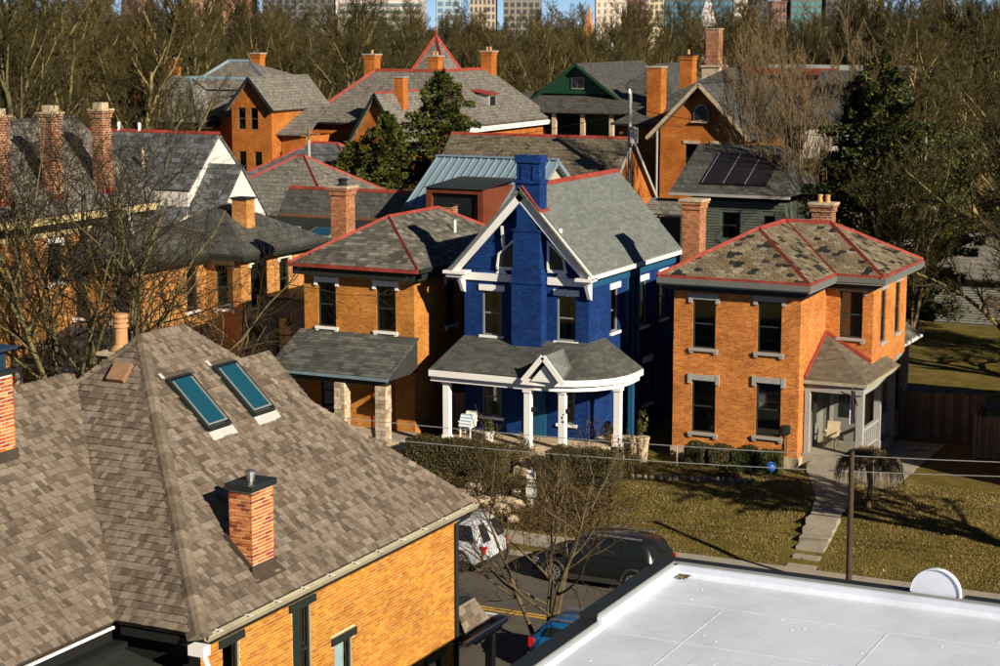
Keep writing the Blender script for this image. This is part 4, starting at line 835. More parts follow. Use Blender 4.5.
# ---- D: big brick house on the left, three stepped blocks
hd = thing('brick_house', 'big orange brick house with pale slate roof and two tall chimneys behind the bare tree', 'house', (-58,72,1.2))
block(hd, -63,-53.8,58,72,1.1,9.9, M['brick_d'], S=[(7.5,6,1,2)], E=[(3,6.4,0.9,2),(7.2,7.0,0.9,1.7)], lintel='white', sill='white')
hip_z = 10.0
roof(hd, [(-53.3,57,hip_z),(-53.3,72.4,hip_z),(-58.2,72.4,13.75),(-58.2,57,13.75)], M['slate_d'], 0.15); roof(hd, [(-63.5,72.4,hip_z),(-63.5,57,hip_z),(-58.2,57,13.75),(-58.2,72.4,13.75)], M['slate_d'], 0.15)
obj('gable_wall', MB().prism([(-63,72,9.9),(-53.8,72,9.9),(-58.2,72,13.5)],(0,-0.1,0)), M['brick_d'], hd); obj('ridge_cap', MB().bar((-58.2,57,13.78),(-58.2,72.4,13.78),0.3,0.12), M['slate_dark'], hd)
obj('cornice', MB().box(-53.75,-53.35,57,72.0,9.6,9.92), mk('cream_cornice', (0.5,0.4,0.2), 0.6), hd); obj('painted_cornice_shadow', MB().box(-53.79,-53.5,57,72.0,9.32,9.58), M['black'], hd); obj('frieze_board', MB().box(-53.8,-53.7,57,72.0,9.0,9.3), mk('cream_frieze', (0.5,0.4,0.2), 0.6), hd)  # black strip paints in the shade below the cream cornice
for y in (62.5,65.9,69.4):
    c = chimney(hd, -54.35,y,0.62,0.62,10.2,14.25,'brick_old','stone_tan',flash=10.75)
    obj('brick_band', MB().box(-54.7,-54.0,y-0.35,y+0.35,13.2,13.3), M['brick_old'], c); obj('flue_box', MB().box(-54.6,-54.1,y-0.25,y+0.25,14.34,14.62), M['stone_tan'], c)
# wings of D
block(hd, -53.79,-50.1,66.2,71.2,1.1,7.85, M['brick_d'], S=[(0.6,5.3,0.8,2.0),(2.6,5.3,0.8,2.0)], E=[(3.9,5.3,0.8,2.0)], lintel=None, sill='white')
hip(hd, -56.5,-49.5,65.6,72.0, 7.9,0.62, M['slate_dark']); eave_band(hd, -56.4,-49.6,65.7,71.9,7.9)
block(hd, -53.7,-48.2,71.21,77.5,1.1,7.85, M['brick_d'], S=[(4.6,5.3,0.9,2.0)], E=[(1.2,5.3,0.8,2.0),(3.6,5.3,0.8,2.0)], lintel='siding_white', sill='white')
hip(hd, -54.5,-47.6,70.6,78.0, 7.9,0.55, M['slate_dark']); eave_band(hd, -54.4,-47.7,70.7,77.9,7.9)
chimney(hd, -49.6,73.6,0.8,0.7,7.9,10.1,'brick_d','coping',corbel=False)
obj('valley_flashing', MB().bar((-52.9,69.2,10.08),(-51.1,67.2,9.0),0.14,0.05), M['stone_grey'], hd)
roof(hd, [(-54.5,62.2,3.9),(-47.4,62.2,3.9),(-47.4,66.1,5.0),(-54.5,66.1,5.0)], M['slate_dark'], 0.1, 'porch_roof'); obj('porch_gutter', MB().box(-54.5,-47.3,62.1,62.2,3.75,3.9), M['metal_blue'], hd)
for x in (-53.8,-51.5,-49.3,-47.6): obj('porch_post', MB().box(x-0.12,x+0.12,62.4,62.64,1.1,3.75), M['white'], hd)
block(hd, -47.9,-45.6,72.5,77.5,1.1,5.8, M['grey_siding'], S=[(1.1,3.2,0.8,1.7)], fr='frame_dark'); roof(hd, [(-48,72.2,5.85),(-45.3,72.2,5.85),(-45.3,77.8,5.85),(-48,77.8,5.85)], M['black_roof'], 0.12)

# ---- flat dark roofed building with skylights behind A
hf = thing('flat_roofed_outbuilding', 'dark flat-roofed outbuilding with turquoise skylights behind the left brick house', 'outbuilding', (-50,82,1.2))
block(hf, -54,-45.5,79.2,83.6,1.1,6.9, M['siding_dark'], S=[(2,4.2,0.9,1.5)], fr='frame_dark')
roof(hf, [(-54.3,78.9,7.0),(-45.2,78.9,7.0),(-45.2,83.9,8.2),(-54.3,83.9,8.2)], M['black_roof'], 0.15)
for x in (-52.6,-50.2,-47.0): 
    s_ = obj('skylight', MB().slab([(x-0.75,80.9,7.62),(x+0.75,80.9,7.62),(x+0.75,82.1,7.91),(x-0.75,82.1,7.91)],0.1), M['frame_grey'], hf); obj('pane', MB().slab([(x-0.65,81.0,7.67),(x+0.65,81.0,7.67),(x+0.65,82.0,7.91),(x-0.65,82.0,7.91)],0.02), M['sky_glass'], s_)
obj('edge_trim', MB().box(-54.3,-45.2,83.85,84.0,8.15,8.3), mk('brown_edge', (0.16,0.07,0.03), 0.6), hf); obj('gutter', MB().box(-54.3,-45.2,78.8,78.9,6.86,7.0), M['frame_grey'], hf)
# ---- grey roofed garage and red-hipped barn
hg = thing('garage', 'garage with plain grey gable roof edged in red behind the flat dark roof', 'garage', (-54,92,1.2))
block(hg, -58.5,-50.5,89,95,1.1,5.8, M['siding_dark']); gable(hg, -58.5,-50.5,89,95,5.8,8.9,'x',M['slate_dark'],M['siding_dark'],0.3,cap='red_metal')
hm = thing('hipped_barn', 'low barn with slate hip roof and bright red hip flashing, left of the white pole', 'barn', (-64,102,1.2))
block(hm, -69.5,-59.5,97.5,107,1.1,6.5, M['siding_dark']); hip(hm, -70,-59,97,107.5,6.6,0.62,M['slate_far'],'red_metal')
hm2 = thing('hipped_barn', 'small slate hip roof with red ridge just behind the white gabled house', 'barn', (-68,112,1.2))
block(hm2, -75.5,-65.5,111,119,1.1,7.0, M['siding_dark']); hip(hm2, -76,-65,110.5,119.5,7.1,0.6,M['slate_stripe'],'red_metal')

# ---- L: white gabled house
hl = thing('white_gabled_house', 'house with striped slate roof and two white triangular gable ends', 'house', (-64,85,1.2))
block(hl, -76,-59,82.4,88.2,1.1,9.55, M['siding_white']); gable(hl, -76,-59,82.4,88.2,9.55,12.3,'x',M['slate_stripe'],M['siding_white'],0.1,cap='red_metal')
block(hl, -68,-57,82.1,86.7,1.1,8.0, M['siding_cream']); gable(hl, -68,-57,82.0,86.8,8.0,10.75,'x',M['slate_stripe'],M['siding_white'],0.12)
for x in (-65.6,-64.2): obj('vent_pipe', MB().tube([(x,85.3,12.0),(x,85.3,12.75)],[0.09,0.09],8), M['white'], hl)
obj('vent_pipe', MB().tube([(-62.6,83.4,10.0),(-62.6,83.4,11.5)],[0.08,0.08],8), M['stone_tan'], hl)
roof(hl, [(-66,79.6,7.4),(-58.6,79.6,7.4),(-58.6,82.2,8.6),(-66,82.2,8.6)], M['slate_stripe'], 0.12, 'lean_roof'); obj('cheek_gable', MB().prism([(-58.7,79.7,7.3),(-58.7,82.15,7.3),(-58.7,82.15,8.45)],(-0.1,0,0)), M['siding_cream'], hl)
# ---- K: hipped brick house far left
hk = thing('brick_house', 'hipped brick house with grey dormer and pale blue ridge caps, far left at the back', 'house', (-88,130,1.2))
block(hk, -95.2,-88.8,125.3,136,1.1,10.2, M['brick_far'], E=[(4,6.3,0.9,2.2)])
pk = [(-95.7,124.9,10.35),(-88.3,124.9,10.35),(-88.3,137,10.35),(-95.7,137,10.35)]; t0, t1, t2, t3 = (-94,128.2,13.75),(-91.3,128.2,13.75),(-91.3,134,13.75),(-94,134,13.75)
for p in ([pk[0],pk[1],t1,t0],[pk[1],pk[2],t2,t1],[pk[2],pk[3],t3,t2],[pk[3],pk[0],t0,t3]): roof(hk, p, M['slate_far'], 0.15)
roof(hk, [(-90.2,127.4,11.2),(-85.2,127.4,11.2),(-85.6,130.4,13.7),(-91.6,130.4,13.7)], M['slate_far'], 0.15); roof(hk, [(-91.6,130.4,13.7),(-85.6,130.4,13.7),(-88.4,132.5,15.0),(-90.4,132.5,15.0)], M['slate_far'], 0.12); roof(hk, [(-85.6,130.4,13.7),(-85.6,136,13.7),(-88.4,132.5,15.0)], M['slate_far'], 0.12)
block(hk, -88.79,-85.6,127.9,137,1.1,11.0, M['brick_far'])
caps(hk, [(pk[1],t1),(t0,(-85.6,128.4,13.75)),((-91.6,130.4,13.75),(-90.4,132.5,15.05)),((-90.4,132.5,15.05),(-88.4,132.5,15.05)),((-88.4,132.5,15.05),(-85.6,130.4,13.75))], 'metal_blue', 0.22, 0.12); eave_band(hk, -95.7,-88.3,124.9,137,10.35,'dark_trim',0.5); obj('cornice', MB().box(-90,-85.2,127.2,127.8,10.75,11.15), M['dark_trim'], hk)
dm = obj('dormer', MB().box(-93.6,-92.0,125.4,127.8,10.8,12.4).prism([(-93.8,125.3,12.4),(-91.8,125.3,12.4),(-92.8,125.3,13.2)],(0,3.2,0)), M['siding_green'], hk)
for x in (-93.2,-92.4): obj('dormer_pane', MB().box(x-0.2,x+0.2,125.34,125.38,11.2,12.2), M['car_glass'], dm)
chimney(hk, -96.0,128,0.85,0.85,9,14.1,'brick_far'); chimney(hk, -94.9,131,0.85,0.85,12,15.2,'brick_far'); chimney(hk, -88.5,134,0.8,0.8,12,15.6,'brick_far')
block(hk, -85.2,-81.5,125.1,131,1.1,11.9, M['brick_far'], S=[(0.95,9.9,0.7,1.7),(2.1,9.9,0.7,1.7),(0.95,5.9,0.7,2.3),(2.4,5.9,0.7,2.3)], E=[(1.5,5.9,0.7,2.3),(3.5,5.9,0.7,2.3)], fr='siding_green')
gable(hk, -85.2,-81.5,125.1,133,11.9,14.0,'y',M['slate_far'],M['brick_far'],0.4,trim='dark_trim')
roof(hk, [(-81.4,125.6,9.6),(-78.9,126.2,9.6),(-80,131,11.6),(-81.4,131,11.9)], M['slate_far'], 0.15, 'wing_roof'); block(hk, -81.45,-79.2,126.4,131,1.1,9.4, M['brick_far'], E=[(1.5,5.6,0.7,2.3)], fr='siding_green')
obj('satellite_dish', MB().lathe((-87.0,128.7,12.3),[(0.02,0),(0.3,0.1),(0.42,0.22)],14), M['white'], hk)

# ---- J: big Victorian with pyramid tower
hj = thing('victorian_house', 'large brick Victorian house with red-edged pyramid tower and chequered slate roof', 'house', (-75,138,1.2))
block(hj, -83,-68.9,133.2,148,1.1,10.1, M['brick_far'], E=[(1.6,6.4,0.9,2.6),(4.4,6.4,0.9,2.6)], fr='frame_dark')
r1, r0, r2 = (-79.6,138,14.25), (-73.8,138,14.25), (-73.8,147.2,14.25)
for p in ([(-83.5,132.6,10.2),(-68.4,132.6,10.2),r0,r1], [(-68.4,132.6,10.2),(-68.4,149,10.2),r2,r0], [(-83.5,149,10.2),(-83.5,132.6,10.2),r1], [(-68.4,149,10.2),(-83.5,149,10.2),r2], [(-83.5,149,10.2),r1,r0,r2]): roof(hj, p, M['slate_far'], 0.2)
caps(hj, [((-83.5,132.6,10.2),r1),(r1,r0),(r0,r2),((-68.4,132.6,10.2),r0)], 'red_metal', 0.26, 0.16)
block(hj, -76.3,-71.5,128.3,133.1,1.1,8.9, M['brick_far']); gable(hj, -76.3,-71.5,128.3,137,9.0,12.8,'y',M['slate_far'],M['brick_far'],0.45,cap='red_metal',trim='dark_trim')
obj('round_window', MB().lathe((-73.2,128.2,10.6),[(0.32,0),(0.32,0.06)],18,'y'), M['black'], hj); obj('round_surround', MB().tube([(-73.2+0.38*math.cos(k*0.35),128.18,10.6+0.38*math.sin(k*0.35)) for k in range(19)],[0.08]*19,5), M['stone_grey'], hj)
obj('round_medallion', MB().lathe((-73.0,128.22,9.2),[(0.34,0),(0.2,0.05)],18,'y'), M['brick_old'], hj)
tb = [(-78.0,141,13.9),(-74.7,141,13.9),(-74.7,144.3,13.9),(-78.0,144.3,13.9)]; ta = (-76.35,142.6,17.0)
obj('tower', MB().box(-77.9,-74.8,141.1,144.2,1.1,13.9), M['brick_far'], hj)
for i in range(4): roof(hj, [tb[i],tb[(i+1) % 4],ta], M['slate_far'], 0.12, 'tower_roof')
caps(hj, [(b, ta) for b in tb], 'red_metal', 0.26, 0.18); obj('finial', MB().lathe((-76.35,142.6,16.9),[(0.14,0),(0.18,0.25),(0.06,0.35),(0.05,0.8),(0.1,0.85),(0.02,1.0)],10), M['red_metal'], hj)
chimney(hj, -80.2,138.5,1.0,1.0,9,15.5,'brick_far',pots=1); chimney(hj, -74.6,139.2,0.9,0.9,12,15.4,'brick_far',pots=2); chimney(hj, -73.6,147,1.0,1.0,11,15.7,'brick_far',pots=2); chimney(hj, -73.4,131.2,0.8,0.8,9.5,13.9,'brick_far',corbel=False)
dm = obj('dormer', MB().box(-71.8,-70.1,140.0,141.4,10.9,12.4), M['stone_grey'], hj); obj('dormer_roof', MB().slab([(-72.8,139.8,12.9),(-69.9,139.8,12.42),(-69.9,141.6,12.42),(-72.8,141.6,12.9)],0.1), M['red_metal'], dm); obj('dormer_pane', MB().box(-70.09,-70.06,140.2,141.2,11.2,12.2), M['car_glass'], dm)
obj('dentil_cornice', MB().box(-68.6,-68.42,132.8,149,9.6,9.98), M['white'], hj)
for i in range(34): obj('dentil', MB().box(-68.42,-68.3,133+0.46*i,133.22+0.46*i,9.76,9.96), M['white'], hj)
hj2 = thing('dark_shed', 'dark teal shed with pale pipes left of the evergreen', 'shed', (-80,126,1.2))
block(hj2, -79.2,-75.2,124,128,1.1,7.6, mk('teal_siding',(0.02,0.06,0.06),0.6), S=[(1.5,5.6,0.9,1.6)], fr='siding_green'); roof(hj2, [(-79.5,123.7,7.6),(-74.9,123.7,7.6),(-74.9,128.3,8.0),(-79.5,128.3,8.0)], M['black_roof'], 0.15)

# ---- F: long slate roof with bright brick gable
hF = thing('brick_outbuilding', 'long brick outbuilding with mottled slate roof and sunlit brick gable end', 'outbuilding', (-50,108,1.2))
block(hF, -56.5,-44.5,104,112,1.1,7.4, M['brick_far']); gable(hF, -56.5,-44.5,104,112,7.4,11.2,'x',M['slate_hex'],M['brick_far'],0.25,cap='red_metal',trim='stone_grey')
# ---- E: blue metal roof with rust dormer
hE = thing('metal_roofed_house', 'house with pale blue standing-seam metal roof behind the blue chimney', 'house', (-46,91,1.2))
block(hE, -48.9,-42.4,88.6,95.4,1.1,8.6, M['siding_dark']); gable(hE, -48.9,-42.3,88.5,95.5,8.75,10.95,'x',M['metal_blue'],M['siding_cream'],0.35,trim='metal_blue')
for i in range(16): obj('standing_seam', MB().bar((-49.15+0.45*i,88.2,8.6),(-49.15+0.45*i,91.95,10.97),0.05,0.07), M['metal_blue'], hE)
obj('ridge_cap', MB().bar((-49.25,92,11.0),(-41.95,92,11.0),0.35,0.08), M['metal_blue'], hE)
dz = obj('box_dormer', MB().box(-46.9,-46.6,86.4,90,7.2,9.75).box(-43.9,-43.6,86.4,90,7.2,9.75).box(-46.6,-43.9,86.4,90,9.5,9.75).box(-46.6,-43.9,86.7,86.9,7.2,9.5), M['rust'], hE)
obj('dormer_roof', MB().slab([(-47.0,86.3,9.77),(-43.5,86.3,9.77),(-43.5,90.6,10.05),(-47.0,90.6,10.05)],0.015), M['black_roof'], dz)
obj('dormer_window', MB().box(-46.55,-44.3,86.62,86.69,7.7,9.4), M['car_glass'], dz); obj('dormer_ledge', MB().box(-45.2,-43.7,86.0,86.38,7.0,7.75), M['stone_grey'], dz)
chimney(hE, -44.9,85.3,0.55,0.55,5.5,9.0,'brick_old','black',corbel=False); obj('porch_block', MB().box(-47,-43.4,85.6,88.5,1.1,7.0), M['siding_dark'], hE)
# ---- G: green gabled bungalow
hG = thing('green_gabled_house', 'grey-roofed house with dark green gable and white porch columns', 'house', (-64,156,1.2))
block(hG, -70.5,-62.5,152,162,1.1,12.2, M['green_paint'], S=[(3.4,12.2-1.6,1.4,1.2)], fr='stone_grey'); gable(hG, -70.6,-63.4,151,165,12.1,14.7,'y',M['slate_dark'],M['green_paint'],0.6,trim='green_paint')
aw = obj('attic_window', MB().box(-67.6,-66.4,150.9,150.98,12.5,13.5), M['stone_grey'], hG); obj('pane', MB().box(-67.5,-67.05,150.86,150.9,12.6,13.4), M['car_glass'], aw); obj('pane', MB().box(-66.95,-66.5,150.86,150.9,12.6,13.4), M['car_glass'], aw)
roof(hG, [(-74.5,147.6,10.7),(-59.5,147.6,10.7),(-61,152,12.2),(-72.5,152,12.2)], M['slate_dark'], 0.15, 'porch_roof'); roof(hG, [(-59.5,147.6,10.7),(-59.5,160,10.7),(-62,158,13.6),(-61,152,12.2)], M['slate_dark'], 0.15)
block(hG, -62.4,-58.5,153,164,1.1,11, M['siding_green']); hip(hG, -66,-58,152.5,166,11.0,0.9,M['slate_dark'])
for i in range(6): obj('porch_column', MB().box(-73.4+2.65*i,-73.05+2.65*i,148,148.35,7.0,10.5), M['stone_tan'], hG)
obj('porch_rail', MB().box(-74,-59.8,148,148.3,6.4,7.3), M['stone_tan'], hG); obj('porch_wall', MB().box(-74,-60,148.4,151.8,1.1,6.9), M['siding_dark'], hG)
# ---- H: brick gable house
hH = thing('brick_house', 'brick house with steep street gable, arched attic window and tall square chimney, upper right', 'house', (-42,118,1.2))
block(hH, -45.2,-39.6,115,124,1.1,11.6, M['brick_far'], S=[(2.15,8.6,0.85,1.9),(4.0,8.6,0.85,1.9)], fr='frame_dark', lintel='stone_tan', sill=None, style='plain'); gable(hH, -45.2,-39.6,115,126,11.6,14.4,'y',M['slate_dark'],M['brick_far'],0.7,trim='stone_tan')
aw = obj('arched_window', MB().prism([(-42.4+0.5*math.cos(t),114.9,12.55+0.5*math.sin(t)) for t in [math.pi*k/10 for k in range(11)]]+[(-42.9,114.9,11.95),(-41.9,114.9,11.95)],(0,0.12,0)), M['stone_tan'], hH); obj('pane', MB().prism([(-42.4+0.4*math.cos(t),114.86,12.5+0.4*math.sin(t)) for t in [math.pi*k/10 for k in range(11)]]+[(-42.8,114.86,12.05),(-42.0,114.86,12.05)],(0,0.03,0)), M['car_glass'], aw)
obj('window_ledge', MB().box(-43.05,-41.75,114.8,115,11.85,11.95), M['stone_tan'], aw)
block(hH, -49.5,-45.21,118.5,128,1.1,11.4, M['brick_far'], S=[(3.4,8.2,0.8,2.2)], fr='frame_dark'); hip(hH, -50,-38,118,132,11.5,0.6,M['slate_dark']); 
chimney(hH, -47.2,119.3,1.0,1.0,10.5,15.2,'brick_far','stone_tan',corbel=False); chimney(hH, -47.5,126,0.9,0.9,12,15.9,'brick_far','coping',1); obj('downspout', MB().tube([(-45.35,114.8,11.3),(-45.35,114.8,5)],[0.08,0.08],6), M['stone_grey'], hH)
obj('dark_shed_wall', MB().box(-49.6,-45.4,113,118.3,1.1,7.5), M['siding_dark'], hH)
h2 = thing('flat_roofed_block', 'low flat-roofed brick building with red roof edge and a huge square chimney', 'building', (-48,150,1.2))
block(h2, -52,-38,146,158,1.1,14.2, M['brick_old']); obj('red_roof_edge', MB().box(-50,-42.5,145.6,146,14.1,14.6), M['red_metal'], h2); obj('roof_deck', MB().box(-52.2,-37,145.9,158.2,14.22,14.4), M['frame_grey'], h2); obj('roof_rim', MB().box(-50,-37.2,150,150.2,14.4,14.8), M['stone_grey'], h2)
chimney(h2, -53.2,147,1.05,1.05,8,17.6,'brick_old','stone_tan',corbel=False); obj('chimney_shoulder', MB().box(-53.95,-52.45,146.2,147.8,8,14.6).box(-54.05,-52.35,146.1,147.9,14.6,14.75), M['stone_tan'], h2)
# ---- I: grey-green clapboard house with solar panels
hI = thing('clapboard_house', 'dark grey-green clapboard house with black solar panels on its roof', 'house', (-33,97,1.2))
walls_windows(hI, 'wall', (-36.1,95), (-30.3,95), 1.1, 8.9, M['siding_green'], [(2.8,6.9,1.0,1.4),(4.9,6.8,0.6,1.4)], fr='frame_dark', lintel=None, cur=0.3)
wall(hI, 'wall', (-30.3,95), (-30.3,103), 1.1, 8.9, M['siding_green']); wall(hI, 'wall', (-36.1,103), (-36.1,95), 1.1, 8.9, M['siding_green']); wall(hI, 'wall', (-30.3,103), (-36.1,103), 1.1, 8.9, M['siding_green'])
for i in range(42):
    z = 2.6+0.15*i
    if not 6.8 < z < 8.45: obj('clapboard', MB().prism([(-36.1,94.97,z),(-36.1,94.95,z),(-36.1,94.99,z+0.148)],(5.8,0,0)), M['siding_green'], hI)
    else:
        for x0, x1 in ((-36.1,-33.85),(-32.75,-31.55),(-30.85,-30.3)): obj('clapboard', MB().prism([(x0,94.97,z),(x0,94.95,z),(x0,94.99,z+0.148)],(x1-x0,0,0)), M['siding_green'], hI)
roof(hI, [(-36.6,94.5,9.3),(-29.9,94.5,9.3),(-31.5,99,11.6),(-36.6,99,11.6)], M['slate_dark'], 0.12); roof(hI, [(-29.9,103.5,9.3),(-36.6,103.5,9.3),(-36.6,99,11.6),(-31.5,99,11.6)], M['slate_dark'], 0.12); roof(hI, [(-29.9,94.5,9.3),(-29.9,103.5,9.3),(-31.5,99,11.6)], M['slate_dark'], 0.12)
for i in range(3):
    x = -35.0+1.2*i; s_ = obj('solar_panel', MB().slab([(x,95.2,9.78),(x+1.12,95.2,9.78),(x+1.12,98.0,11.2),(x,98.0,11.2)],0.05), M['solar'], hI)
    obj('panel_rim', MB().bar((x-0.04,95.2,9.78),(x-0.04,98.0,11.2),0.03,0.05), mk('lilac_rim', (0.14,0.1,0.14), 0.6), s_)
obj('porch_roof', MB().slab([(-37.8,93.6,8.2),(-35.0,93.6,8.2),(-35.0,95,8.9),(-37.8,95,8.9)],0.12), M['slate_far'], hI); obj('porch_post', MB().box(-37.3,-36.9,93.8,94.1,1.1,8.0), M['stone_grey'], hI)
obj('gutter', MB().box(-36.6,-29.9,94.38,94.5,9.14,9.28), M['stone_grey'], hI)
obj('rear_wing', MB().box(-38.6,-36.15,98,103,1.1,7.5), M['siding_dark'], hI)
# ---- right side: pale garage, boundary neighbour
hR = thing('garage', 'pale clapboard garage with grey shingle roof beyond the back lawn, far right', 'garage', (-22,109,1.2))
block(hR, -25.3,-14,107.5,113,1.1,3.9, M['grey_siding'])
for i in range(18): obj('clapboard', MB().prism([(-25.3,107.47,1.3+0.145*i),(-25.3,107.44,1.3+0.145*i),(-25.3,107.49,1.443+0.145*i)],(11.3,0,0)), M['grey_siding'], hR)
roof(hR, [(-25.8,107,3.9),(-13.5,107,3.9),(-15,110.3,6.2),(-24,110.3,6.2)], M['slate_far'], 0.12); roof(hR, [(-13.5,113.5,3.9),(-25.8,113.5,3.9),(-24,110.3,6.2),(-15,110.3,6.2)], M['slate_far'], 0.12)
hN = thing('neighbouring_house', 'next house along the street, just out of frame on the right', 'house', (-8,74,1.2))
block(hN, -11.4,-4,68.8,82,1.1,7.6, M['brick_c']); hip(hN, -11.9,-3.5,68.3,82.5,7.8,0.7,M['slate_dark'])
hS = thing('stone_cottage', 'pale low outbuilding seen between the trunks at the far right', 'outbuilding', (-18,135,1.2))
block(hS, -26,-14,134,140,1.1,5.2, M['siding_cream']); gable(hS, -26,-14,134,140,5.2,7.4,'x',M['slate_far'],M['siding_cream'],0.3)
hW = thing('white_gabled_house', 'white clapboard gable half hidden behind the pale upright tree', 'house', (-36,140,1.2))
block(hW, -42,-34.4,135,146,1.1,11, M['siding_white']); gable(hW, -42,-34.4,135,146,11,14.6,'x',M['slate_dark'],M['white'],0.3)

# ================================================================== FENCES
def fence(name, label, pts, z0, h, bw=0.14):
    t = thing(name, label, 'fence', (*pts[0], z0)); n = 0
    me = {}
    for (a, b) in zip(pts, pts[1:]):
        u, nn, L = frame2(a, b); k = int(L/(bw+0.012))
        for i in range(k):
            p = Vector((*a,z0))+u*((i+0.5)*L/k); key = i % 5
            if key not in me: me[key] = mesh('board', MB().box(-bw/2,bw/2,-0.012,0.012,0.03*(key % 2),h+0.02*math.sin(key*2.3)), M['wood'])
            o = bpy.data.objects.new('board', me[key]); link(o, t); o.location = p; o.rotation_euler = (0,random.uniform(-.01,.01),math.atan2(u.y,u.x))
        for zz in (0.35,h-0.3): obj('rail', MB().bar(Vector((*a,z0+zz))-nn*0.04,Vector((*b,z0+zz))-nn*0.04,0.05,0.09), M['wood'], t)
        m = int(L/2.2)+1
        for i in range(m+1):
            p = Vector((*a,z0))+u*(i*L/m)-nn*0.09; obj('post', MB().box(p.x-0.05,p.x+0.05,p.y-0.05,p.y+0.05,z0-0.2,z0+h+0.06), M['wood'], t)
    return t
fence('board_fence', 'tall brown board fence in shade right of the brick house', [(-19.3,76.6),(-15.9,76.9)], 1.2, 1.95)
fence('board_fence', 'nearer board fence panel at the right edge, slightly lower', [(-15.9,76.5),(-15.7,74.0),(-9,74.2)], 1.2, 1.7)
fence('board_gate', 'weathered board gate between the orange house and the blue porch', [(-36.3,68.6),(-34.85,68.6)], 1.2, 1.85, 0.15)
fence('board_fence', 'pale board fence lit by sun behind the right house, in the trees', [(-28,122),(-21,123)], 1.2, 1.8, 0.16)

